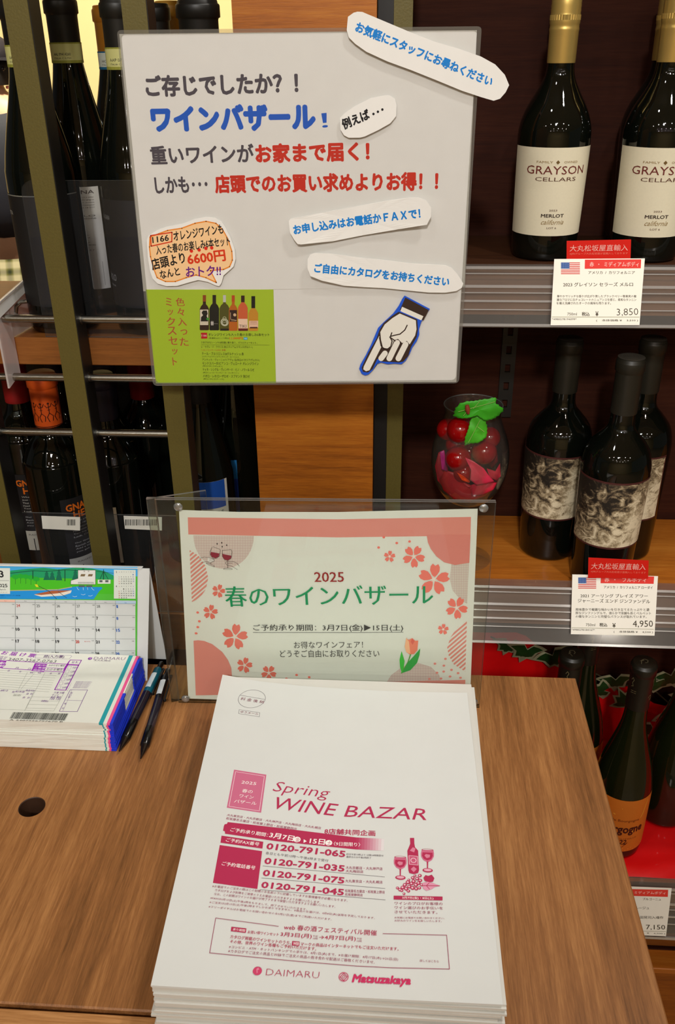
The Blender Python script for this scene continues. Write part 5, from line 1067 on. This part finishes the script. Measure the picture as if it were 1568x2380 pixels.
S.text('わからない場合', (440, 190), (585, 194), 18, (80, 60, 90), .01); S.text('わかる場合', (420, 226), (565, 232), 20, (80, 60, 90), .01); S.line([(425, 202), (590, 212)], .0006, PU)
S.poly([(590, 195), (630, 140), (622, 180), (600, 215), (570, 242)], PU)
S.line([(640, 133), (742, 136), (718, 178), (616, 172)], .0009, PU, closed=True); S.line([(616, 178), (716, 182), (600, 408), (498, 404)], .0010, PU, closed=True)
for i in range(6): y = 190 + i * 36; x = 612 - i * 19; S.line([(x + 12, y), (x + 40, y), (x + 30, y + 26), (x, y + 26)], .0002, PL, closed=True); S.text(('午前中', '12時', '14時', '16時', '18時', '20時')[i], (x + 44, y + 24), (x + 90, y + 24), 20, PL)
S.text('指定', (650, 164), (675, 164), 20, PL); S.text('無し', (684, 164), (712, 164), 20, PL)
for i in range(9): y = 232 + i * 21; S.line([(-80, y - 10), (520 - i * 9, y + 24)], .0002, G_)
for x0, x1 in ((250, 170), (320, 190), (412, 228)): S.line([(x0, 245), (x1, 400 if x0 < 400 else 590)], .0002, G_)
S.line([(-80, 580), (490, 600), (590, 420)], .0002, G_); S.line([(225, 596), (310, 420)], .0002, G_)
for i in range(4): y = 470 + i * 34; S.line([(290 - i * 18, y), (560 - i * 20, y + 6)], .0002, G_)
for (x, y, t) in ((66, 238, '品'), (170, 246, '名'), (270, 256, '数量'), (340, 258, '単価'), (450, 262, '金'), (525, 264, '額')): S.text(t, (x, y), (x + 11 * len(t) + 8, y + 1), 14, PL)
for (x, y, t, w_) in ((0, 420, '#810', 66), (105, 432, '発送', 22), (135, 430, '和洋酒', 84), (118, 462, '55101', 64), (230, 420, '商品代計', 84), (234, 450, '送  料', 60), (200, 484, '合  計', 70), (370, 516, '消費税込', 66), (486, 440, '冷凍 冷蔵', 94), (470, 462, 'サイズ', 60), (460, 480, '60 80', 90), (452, 497, '100 120', 96)): S.text(t, (x, y), (x + w_, y + 3), 18, PL if '5' not in t else G_)
S.line([(640, 405), (798, 407), (704, 604), (540, 602)], .0005, PL, closed=True); S.line([(655, 406), (600, 540), (570, 602)], .0002, PL); S.line([(600, 500), (750, 505)], .0003, PL)
for (x, y, t) in ((640, 442, '個'), (630, 462, '口'), (622, 480, '数'), (586, 540, '検'), (566, 582, '印')): S.text(t, (x - 4, y), (x + 16, y), 15, PL)
for i in range(5): S.text('配達担当者の方は当日に', (690 - i * 7, 338 + i * 13), (838 - i * 10, 340 + i * 13), 9, PL)
S.text('荷送人控え', (615, 420), (655, 340), 10, PL)
S.disc((820, 121), 19, (130, 60, 160)); S.poly([(812, 116), (830, 108), (836, 118), (820, 130)], (180, 130, 200)); S.text('DAIMARU', (852, 130), (1134, 134), 24, (110, 60, 130), -.02); S.text('大丸札幌店', (852, 144), (1005, 148), 12, (110, 90, 120))
random.seed(3); x = 0
while x < 500: wv = random.choice((2, 3, 4, 7)); S.poly([(122 + x, 610 + x * .03), (122 + x + wv, 610 + x * .03), (88 + x + wv, 668 + x * .04), (88 + x, 668 + x * .04)], (60, 62, 58)); x += wv + random.choice((2, 3, 4))
S.text('A 2407556797670 B', (84, 688), (570, 706), 12, (60, 62, 58))
for i in range(2): S.text('3月 発送 日', (1110 - i * 20, 290 + 40 * i), (1150 - i * 20, 210 + 40 * i), 12, TEAL and (30, 150, 160))
S.done(artwork='printed_lines')

# ================================================================ pens
def pen(a, b, label, upper, tagcol, g):
    t = thing('ballpoint_pen', label, 'pen', a); d = (b - a); L = d.length; d.normalize(); at = lambda q, up=0: a + d * (L * q) + Vector((0, 0, up))
    CLR = P('pen_barrel_smoke', (34, 30, 40), .12, spec=.7); BK2 = P('pen_black', (12, 12, 13), .2)
    MB().tube([at(0), at(.03), at(.07), at(.125)], [.0007, .0012, .0026, .0040], P('pen_tip', (58, 48, 42), .2, .8), 16).build('tip', t)
    MB().tube([at(.125), at(.13), at(.30), at(.31)], [.0041, .0048, .0049, .0047], BK2, 18).build('grip', t)
    MB().tube([at(.31), at(.62)], [.0046, .0048], CLR, 18).build('barrel', t)
    MB().tube([at(.62), at(.90), at(.915)], [.0049, .0050, .0038], P('pen_upper', upper, .22), 18).build('upper_barrel', t)
    MB().tube([at(.915), at(.99), at(1)], [.0030, .0030, .0022], BK2, 14).build('push_button', t)
    s_ = d.cross(Vector((0, 0, 1))).normalized(); s_ = s_ if s_.x > 0 else -s_
    q = [at(.60) + s_ * .0062, at(.90) + s_ * .0062, at(.90) + s_ * .0078, at(.60) + s_ * .0078]
    MB().prism([p + Vector((0, 0, .0015)) for p in q], (0, 0, .002), BK2).tube([at(.90), at(.90) + s_ * .0068 + Vector((0, 0, .002))], .0016, BK2, 8).ball(tuple(at(.61) + s_ * .0070 + Vector((0, 0, .0015))), .0018, BK2, 8).build('clip', t)
    n = 6; vs = []; R_ = .0052; up = Vector((0, 0, 1))
    for i in range(n + 1):
        a_ = -.75 + 1.2 * i / n
        for qq in (.66, .83): vs.append(at(qq) + s_ * (-R_ * math.sin(a_ * -1)) + up * (R_ * math.cos(a_)))
    MB().add(vs, [(2 * i, 2 * i + 2, 2 * i + 3, 2 * i + 1) for i in range(n)], P('pen_sticker', tagcol, .5), True).build('price_sticker', t)
pen(Vector((-.2652, .6480, .0052)), PZ(374, 1540, .0062) + Vector((.001, 0, 0)), 'black and teal ballpoint pen lying against the stack of slips', (16, 96, 116), (206, 220, 224), 0)
pen(PZ(327, 1763, .0052), PZ(391, 1556, .0062), 'black ballpoint pen lying between the teal pen and the acrylic sign', (20, 20, 24), (210, 218, 222), 0)

# ================================================================ drinking glass with fruit
gx, gy, gz0 = .0935, 1.030, SZ[1] + .0002
gl = thing('wine_glass', 'stemmed drinking glass filled with red fruit and petals beside the dark bottles', 'glass', (gx, gy, gz0))
keys = [(.0045, .0835), (.0120, .0850), (.0265, .0905), (.0390, .1060), (.0465, .1270), (.0487, .1475), (.0465, .1680), (.0400, .1880), (.0352, .2020), (.0345, .2090), (.0362, .2180)]
MB().lathe(smooth_prof(keys, 4) + [(r - .0009, z) for r, z in reversed(smooth_prof(keys, 4))][:-3] + [(.0001, .0865)], GLASSY, (gx, gy, gz0), 56).build('bowl', gl)
MB().lathe([(.0360, -.0012), (.0362, -.0008), (.0357, .0001), (.0357, .0008), (.0120, .0035), (.0048, .0080), (.0036, .0200), (.0034, .0600), (.0042, .0800), (.0046, .0836)][2:], GLASSY, (gx, gy, gz0), 40).build('stem', gl)
MB().lathe([(.0357, .0), (.0001, .0)], GLASSY, (gx, gy, gz0), 40).build('foot', gl)
BER = P('berry_red', (150, 8, 10), .12, spec=.6); g2 = 'red berries in the drinking glass'
for i, (x, y, Y, r) in enumerate(((207, 665, 1.022, .0155), (280, 668, 1.004, .0180), (262, 752, 1.022, .0160), (268, 838, 1.000, .0175), (335, 800, 1.045, .016), (425, 800, 1.012, .0175), (455, 715, 1.022, .0155), (345, 905, 1.028, .016), (300, 925, .998, .014))):
    c_ = PY(960 + x / 2.579, 740 + y / 2.579, Y); r *= .9; mb = MB().ball(tuple(c_), r, BER, 12)
    mb.lathe([(.0001, r * .985), (.0016, r * 1.0), (.0008, r * .96)], P('berry_stalk', (90, 60, 20), .6), tuple(c_), 8)
    tag(mb.build('berry', loc=tuple(c_)), 'red berry ' + ('against the upper left wall of the glass', 'highest in front, just below the rim leaf', 'second from top in the left column of berries', 'large and foremost in the middle of the glass', 'half hidden just right of the foremost berry', 'on the right side behind the glass reflections', 'highest on the right, behind the hanging leaf', 'behind the bright pink petal', 'lowest, above the orange-red petal slip')[i], 'fruit', g2)
def petal(pts, Y, col, label, bow=.006, cat='petal', vein=None, serr=0, tilt=0):
    cv = [PY(960 + x / 2.579, 740 + y / 2.579, Y) for x, y in pts]; c_ = sum(cv, Vector()) / len(cv)
    if serr:
        o2 = []
        for i, p in enumerate(cv):
            q = cv[(i + 1) % len(cv)]; n_ = max(1, int((q - p).length / .0022))
            for k in range(n_):
                e_ = p.lerp(q, k / n_); o2.append(c_ + (e_ - c_) * (1 + (serr if k % 2 else -serr * .4)))
        cv = o2
    n = len(cv); K = 6; vs = []; rmax = max((p - c_).length for p in cv)
    for k in range(K + 1):
        for i, p in enumerate(cv):
            q = c_ + (p - c_) * (k / K); rr = (q - c_).length / rmax
            q.y += -bow * (1 - rr * rr) + .0022 * math.sin(9 * i / n * 2 * PI / 3 + 3 * rr) * rr + tilt * (q.z - c_.z); vs.append(q)
    fs = [(k * n + i, k * n + (i + 1) % n, (k + 1) * n + (i + 1) % n, (k + 1) * n + i) for k in range(K) for i in range(n)]
    m_ = len(vs); vs2 = vs + [v + Vector((0, .0004, 0)) for v in vs]; fs += [tuple(m_ + x for x in f[::-1]) for f in fs] + [(K * n + i, K * n + (i + 1) % n, m_ + K * n + (i + 1) % n, m_ + K * n + i) for i in range(n)]
    t = thing(cat, label, cat, c_, {'petal': 'petals in the drinking glass'}.get(cat)); MB().add(vs2, fs, P(cat, col, .5, noise=.12, nscale=120, bump=.3), True).build('blade', t)
    if vein:
        for (a_, b_) in vein:
            pa2, pb2 = [PY(960 + x / 2.579, 740 + y / 2.579, Y - bow - .0012) for x, y in (a_, b_)]; MB().tube([pa2, pb2], .0004, P('leaf_vein', (150, 200, 90), .5), 6).build('vein', t)
petal([(155, 960), (190, 900), (240, 905), (290, 950), (380, 990), (470, 980), (520, 960), (490, 1010), (430, 1050), (330, 1078), (240, 1062), (180, 1020)], 1.006, (178, 14, 26), 'broad deep red petal at the bottom of the drinking glass', .014)
petal([(130, 880), (150, 800), (185, 790), (205, 870), (210, 960), (300, 1000), (280, 1040), (190, 1020), (145, 960)], 1.012, (176, 16, 40), 'deep red petal against the left side of the drinking glass', .006)
petal([(160, 800), (185, 790), (190, 840), (205, 925), (170, 900)], .9975, (150, 30, 100), 'narrow purple-pink petal at the left side of the drinking glass', .002)
petal([(308, 832), (360, 850), (420, 890), (450, 935), (485, 970), (440, 985), (380, 1000), (340, 960), (345, 900)], .988, (216, 40, 76), 'bright pink crumpled petal in the middle of the drinking glass', .004)
petal([(520, 870), (522, 940), (500, 975), (455, 945), (440, 900), (490, 910)], 1.000, (206, 30, 60), 'pink petal at the right side of the drinking glass', .003)
petal([(345, 1000), (400, 975), (500, 985), (480, 1020), (420, 1055), (350, 1062)], .992, (196, 22, 52), 'pink-red petal low at the right in the drinking glass', .003)
petal([(262, 925), (300, 940), (340, 975), (335, 990), (290, 965)], .984, (206, 62, 20), 'orange-red petal slip at the bottom middle of the drinking glass', .002)
petal([(430, 720), (470, 690), (500, 770), (505, 850), (470, 900), (430, 840)], 1.040, (120, 10, 22), 'dark red petal at the right rear of the drinking glass', .004)
LF = (60, 176, 30)
petal([(243, 590), (250, 545), (270, 510), (310, 492), (360, 489), (410, 482), (455, 478), (492, 468), (495, 505), (525, 525), (540, 548), (520, 575), (480, 600), (430, 608), (380, 575), (330, 590), (285, 600)], .985, LF, 'green serrated leaf lying over the rim of the drinking glass', .004, 'leaf', [((270, 560), (490, 500)), ((360, 540), (400, 495)), ((330, 545), (300, 585))], .05)
petal([(345, 600), (385, 578), (430, 605), (442, 650), (440, 705), (395, 738), (345, 748), (310, 768), (308, 715), (330, 655)], .990, (74, 180, 34), 'green serrated leaf hanging down inside the drinking glass', .003, 'leaf', [((400, 610), (330, 745)), ((385, 650), (425, 680))], .05)
MB  # leaf stalk
st = thing('leaf_stalk', 'short reddish stalk standing on the leaf over the drinking glass', 'stalk', PY(960 + 325 / 2.579, 740 + 560 / 2.579, .979)); q_ = [PY(960 + x / 2.579, 740 + y / 2.579, .979) for x, y in ((322, 520), (325, 545), (330, 572))]
MB().tube(q_, [.0022, .0032, .0016], P('stalk_red', (150, 60, 40), .5), 10).build('stem', st)

rp_ = [Vector((gx + .0357 * math.cos(2 * PI * k / 48), gy + .0357 * math.sin(2 * PI * k / 48), gz0 + .2180)) for k in range(49)]
MB().tube(rp_, .0008, ACRYL_EDGE, 8, False).build('rim', gl)  # whitish ring added to paint the highlight along the glass lip
# ================================================================ red cloth and ivy
cl = MB(); nx, path = 70, []
for k in range(26): path.append((.872 + (1.128 - .872) * k / 25, SZ[2] + .0012))
for k in range(1, 9): a_ = PI / 2 * k / 8; path.append((1.128 + .014 * math.sin(a_), SZ[2] + .0012 + .014 * (1 - math.cos(a_))))
for k in range(1, 10): path.append((1.142, SZ[2] + .0152 + .018 * k))
vs = []
for i in range(nx + 1):
    x = BX + .004 + (1.15 - BX) * i / nx
    for j, (y, z) in enumerate(path):
        if y < 1.12: f = .5 + .5 * math.sin(9 * x + 60 * y + 2.0 * math.sin(23 * x)); wv = .0035 * f ** 8 * (0 if abs(y - .96) < .055 and .12 < x < .50 else 1); vs.append((x, y, z + wv))
        else:
            z = SZ[2] + (z - SZ[2]) * (1.15 if x < .2 else 1.15 - 5 * (x - .2) if x < .29 else .62 + .1 * math.sin(40 * x)); vs.append((x, y - .004 * (.5 + .5 * math.sin(45 * x + 1.5 * math.sin(20 * z))), z + (.012 * math.sin(9 * x) if j > len(path) - 3 else 0)))
m_ = len(path)
cl.add(vs, [(i * m_ + j, (i + 1) * m_ + j, (i + 1) * m_ + j + 1, i * m_ + j + 1) for i in range(nx) for j in range(m_ - 1)], P('red_cloth', (232, 6, 10), .42, noise=.03, nscale=40, bump=.1, coat=.15), True)
tag(cl.build('red_cloth', loc=(.3, .9, SZ[2])), 'shiny red cloth spread over the lowest shelf and up its back', 'cloth')
iv = thing('ivy_garland', 'artificial ivy garland with cream-edged leaves hanging behind the lowest bottles', 'garland', (.3, 1.13, -.2))
CRE = P('ivy_cream', (150, 146, 112), .6); IVG = P('ivy_green', (20, 64, 22), .5, noise=.3, nscale=90)
def ivy(px, py, Y, s, rot, lean):
    s *= 1.35
    c_ = PY(px, py, Y); out = []
    for (r, a_) in ((.15, -90), (.55, -62), (.72, -30), (.95, -8), (.55, 12), (.62, 38), (.8, 55), (.6, 72), (1.05, 90), (.6, 108), (.8, 125), (.62, 142), (.55, 168), (.95, 188), (.72, 210), (.55, 242)): out.append((r * math.cos(math.radians(a_ + rot)), r * math.sin(math.radians(a_ + rot))))
    mb = MB(); n = len(out); f = lambda k, dy: [Vector((c_.x + u * s * k, c_.y + dy - .006 * (1 - (u * u + v * v)) + lean * v * s, c_.z - v * s * k)) for u, v in out]
    o_, i_ = f(1, 0), f(.8, -.0012); cc = c_ + Vector((0, -.0075, 0))
    mb.add(o_ + i_, [(i, (i + 1) % n, n + (i + 1) % n, n + i) for i in range(n)], CRE, True); mb.add(i_ + [cc], [(i, (i + 1) % n, n) for i in range(n)], IVG, True); mb.add([p + Vector((0, .0006, 0)) for p in o_] + [cc + Vector((0, .0022, 0))], [((i + 1) % n, i, n) for i in range(n)], CRE, True)
    mb.build('leaf', iv)
for a_ in ((1222, 1508, 1.115, .025, 10, .3), (1285, 1522, 1.118, .026, -30, .2), (1352, 1540, 1.12, .020, 40, .2), (1428, 1578, 1.115, .024, -10, .3), (1395, 1600, 1.12, .022, 80, .3), (1518, 1582, 1.115, .025, 25, .2), (1558, 1568, 1.112, .024, -25, .2), (1452, 1625, 1.12, .022, 150, .2), (1512, 1690, 1.115, .026, 10, .3), (1562, 1660, 1.11, .027, -40, .2), (1540, 1720, 1.118, .022, 60, .2), (1180, 1495, 1.12, .02, 10, .2), (1600, 1620, 1.115, .026, 0, .2)): ivy(*a_)
vn = [PY(x, y, 1.128) for x, y in ((1140, 1480), (1222, 1515), (1290, 1530), (1350, 1548), (1430, 1590), (1515, 1600), (1560, 1640), (1640, 1640))]
MB().tube(vn, .0013, P('vine', (60, 50, 24), .7), 8).build('vine', iv)
MB().tube([PY(x, y, 1.128) for x, y in ((1430, 1590), (1450, 1640), (1515, 1700), (1560, 1730))], .0012, P('vine', (60, 50, 24), .7), 8).build('vine', iv)

# ================================================================ shopper seen far behind at the left
def skin(name, pts, edges, mat, parent, sub=2):
    me = bpy.data.meshes.new(name); me.from_pydata([Vector(p[:3]) - parent.location for p in pts], edges, []); o = bpy.data.objects.new(name, me); COL.objects.link(o); o.parent = parent
    md = o.modifiers.new('skin', 'SKIN'); md.use_smooth_shade = True
    for i, p in enumerate(pts): sv = me.skin_vertices[0].data[i]; sv.radius = (p[3], p[4] if len(p) > 4 else p[3]); sv.use_root = i == 0
    o.modifiers.new('sub', 'SUBSURF').levels = sub; o.modifiers['sub'].render_levels = sub; me.materials.append(mat); return o
YP = 3.3; hd = PY(-38, 150, YP); hx = hd.x; hz = hd.z
pr_ = thing('person', 'person in dark cap, dark padded jacket and plaid skirt standing far off at the left', 'person', (hx, YP, -.85))
SK = P('skin', (206, 160, 130), .5); z_ = lambda v: v
body = [(hx, YP, .02, .15, .11), (hx, YP, .22, .13, .10), (hx, YP, .40, .15, .10), (hx - .005, YP, .485, .055), (hx + .005, YP, .53, .052), (hx + .01, YP, .60, .075, .085), (hx + .01, YP, .655, .06),
    (hx + .17, YP, .41, .055), (hx + .215, YP - .01, .16, .045), (hx + .14, YP + .17, .06, .036), (hx + .08, YP + .19, .075, .033), (hx - .17, YP, .41, .055), (hx - .215, YP, .16, .045), (hx - .14, YP + .17, .04, .036), (hx - .08, YP + .19, .055, .033),
    (hx + .09, YP, -.06, .085), (hx + .095, YP - .01, -.40, .06), (hx + .095, YP + .01, -.76, .042), (hx + .10, YP - .12, -.815, .034), (hx - .09, YP, -.06, .085), (hx - .095, YP - .01, -.40, .06), (hx - .095, YP + .01, -.76, .042), (hx - .10, YP - .12, -.815, .034)]
ed = [(0, 1), (1, 2), (2, 3), (3, 4), (4, 5), (5, 6), (2, 7), (7, 8), (8, 9), (9, 10), (2, 11), (11, 12), (12, 13), (13, 14), (0, 15), (15, 16), (16, 17), (17, 18), (0, 19), (19, 20), (20, 21), (21, 22)]
skin('body', body, ed, SK, pr_)
JK = P('dark_jacket', (22, 24, 38), .7, noise=.2, nscale=14, bump=.6)
jk = [(hx, YP, -.02, .21, .15), (hx, YP, .15, .20, .15), (hx, YP, .36, .19, .13), (hx, YP, .46, .10, .10), (hx + .19, YP, .38, .085), (hx + .24, YP - .01, .16, .075), (hx + .15, YP + .16, .06, .06), (hx - .19, YP, .38, .085), (hx - .24, YP, .16, .075), (hx - .15, YP + .16, .04, .06)]
skin('jacket', jk, [(0, 1), (1, 2), (2, 3), (2, 4), (4, 5), (5, 6), (2, 7), (7, 8), (8, 9)], JK, pr_)
def plaid():
    m = bpy.data.materials.new('plaid_fabric'); m.use_nodes = True; nt = m.node_tree; B = nt.nodes['Principled BSDF']; tc = nt.nodes.new('ShaderNodeTexCoord'); prev = None
    for ax, ph in (('X', 0), ('Z', 0)):
        wv = nt.nodes.new('ShaderNodeTexWave'); wv.bands_direction = ax; wv.inputs['Scale'].default_value = 7; nt.links.new(tc.outputs['Object'], wv.inputs['Vector'])
        r = ramp(nt, wv.outputs['Fac'], [(.0, (40, 52, 30)), (.35, (130, 128, 70)), (.75, (214, 206, 170))])
        if prev is None: prev = r
        else: mx = nt.nodes.new('ShaderNodeMix'); mx.data_type = 'RGBA'; mx.inputs[0].default_value = .5; nt.links.new(prev, mx.inputs[6]); nt.links.new(r, mx.inputs[7]); nt.links.new(mx.outputs[2], B.inputs['Base Color'])
    B.inputs['Roughness'].default_value = .85; return m
PLD = plaid()
tr = [(hx, YP, -.10, .15, .12), (hx + .09, YP, -.26, .095), (hx + .095, YP - .01, -.50, .07), (hx + .095, YP + .01, -.76, .055), (hx - .09, YP, -.26, .095), (hx - .095, YP - .01, -.50, .07), (hx - .095, YP + .01, -.76, .055)]
skin('leggings', tr, [(0, 1), (1, 2), (2, 3), (0, 4), (4, 5), (5, 6)], JK, pr_)
HR = P('dark_hair', (20, 16, 14), .7); CAPM = P('cap_fabric', (26, 20, 30), .7)
MB().lathe([(.084, -.035), (.092, .0), (.088, .035), (.066, .062), (.03, .074), (.0001, .077)], HR, (hx + .003, YP + .014, hz - .028), 24).build('hair', pr_)
MB().lathe([(.094, .0), (.097, .02), (.085, .055), (.05, .078), (.0001, .084)], CAPM, (hx + .008, YP + .004, hz + .012), 24).prism([(hx + .07, YP - .07, hz + .014), (hx + .15, YP - .055, hz + .01), (hx + .165, YP, hz + .008), (hx + .15, YP + .055, hz + .01), (hx + .07, YP + .07, hz + .014)], (0, 0, .008), CAPM).build('cap', pr_)
fc = MB(); fx, fz = hx + .088, hz - .035
fc.tube([(fx - .01, YP, fz + .02), (fx + .012, YP, fz - .005), (fx - .008, YP, fz - .012)], [.006, .010, .006], SK, 10); fc.build('nose', pr_)
for s_ in (-1, 1): MB().ball((fx - .012, YP + s_ * .03, fz + .022), .009, P('eye', (30, 24, 22), .3), 8).build('eye', pr_)
MB().tube([(fx - .012, YP - .02, fz - .035), (fx - .004, YP, fz - .034), (fx - .012, YP + .02, fz - .035)], .005, P('lips', (160, 84, 76), .5), 8).build('mouth', pr_)
MB().ball((hx + .0, YP - .088, fz), .016, SK, 8).build('ear', pr_); MB().ball((hx + .0, YP + .088, fz), .016, SK, 8).build('ear', pr_)
for s_, hz2 in ((1, .075), (-1, .055)):
    hxx = hx + s_ * .075; hyy = YP + .192
    for k, ln in enumerate((.07, .08, .075, .06)): MB().tube([(hxx, hyy, hz2 + .027 - .018 * k), (hxx - .6 * ln * s_, hyy - .006, hz2 + .027 - .018 * k), (hxx - ln * s_, hyy + .008, hz2 + .025 - .018 * k)], [.0095, .0085, .007], SK, 8).build('finger', pr_)
    MB().tube([(hxx + .01 * s_, hyy - .01, hz2 + .02), (hxx - .02 * s_, hyy + .025, hz2 + .04), (hxx - .04 * s_, hyy + .028, hz2 + .045)], [.011, .010, .008], SK, 8).build('thumb', pr_)
MB().lathe([(.185, .0), (.20, -.06), (.235, -.30), (.262, -.52), (.258, -.522), (.18, -.02)], PLD, (hx, YP, -.045), 36).build('plaid_skirt', pr_)
for s_ in (-1, 1): MB().bevbox((hx + s_ * .1 - .045, YP - .17, -.8498), (hx + s_ * .1 + .045, YP + .06, -.775), P('shoe', (26, 22, 20), .5), .02).build('shoe', pr_)
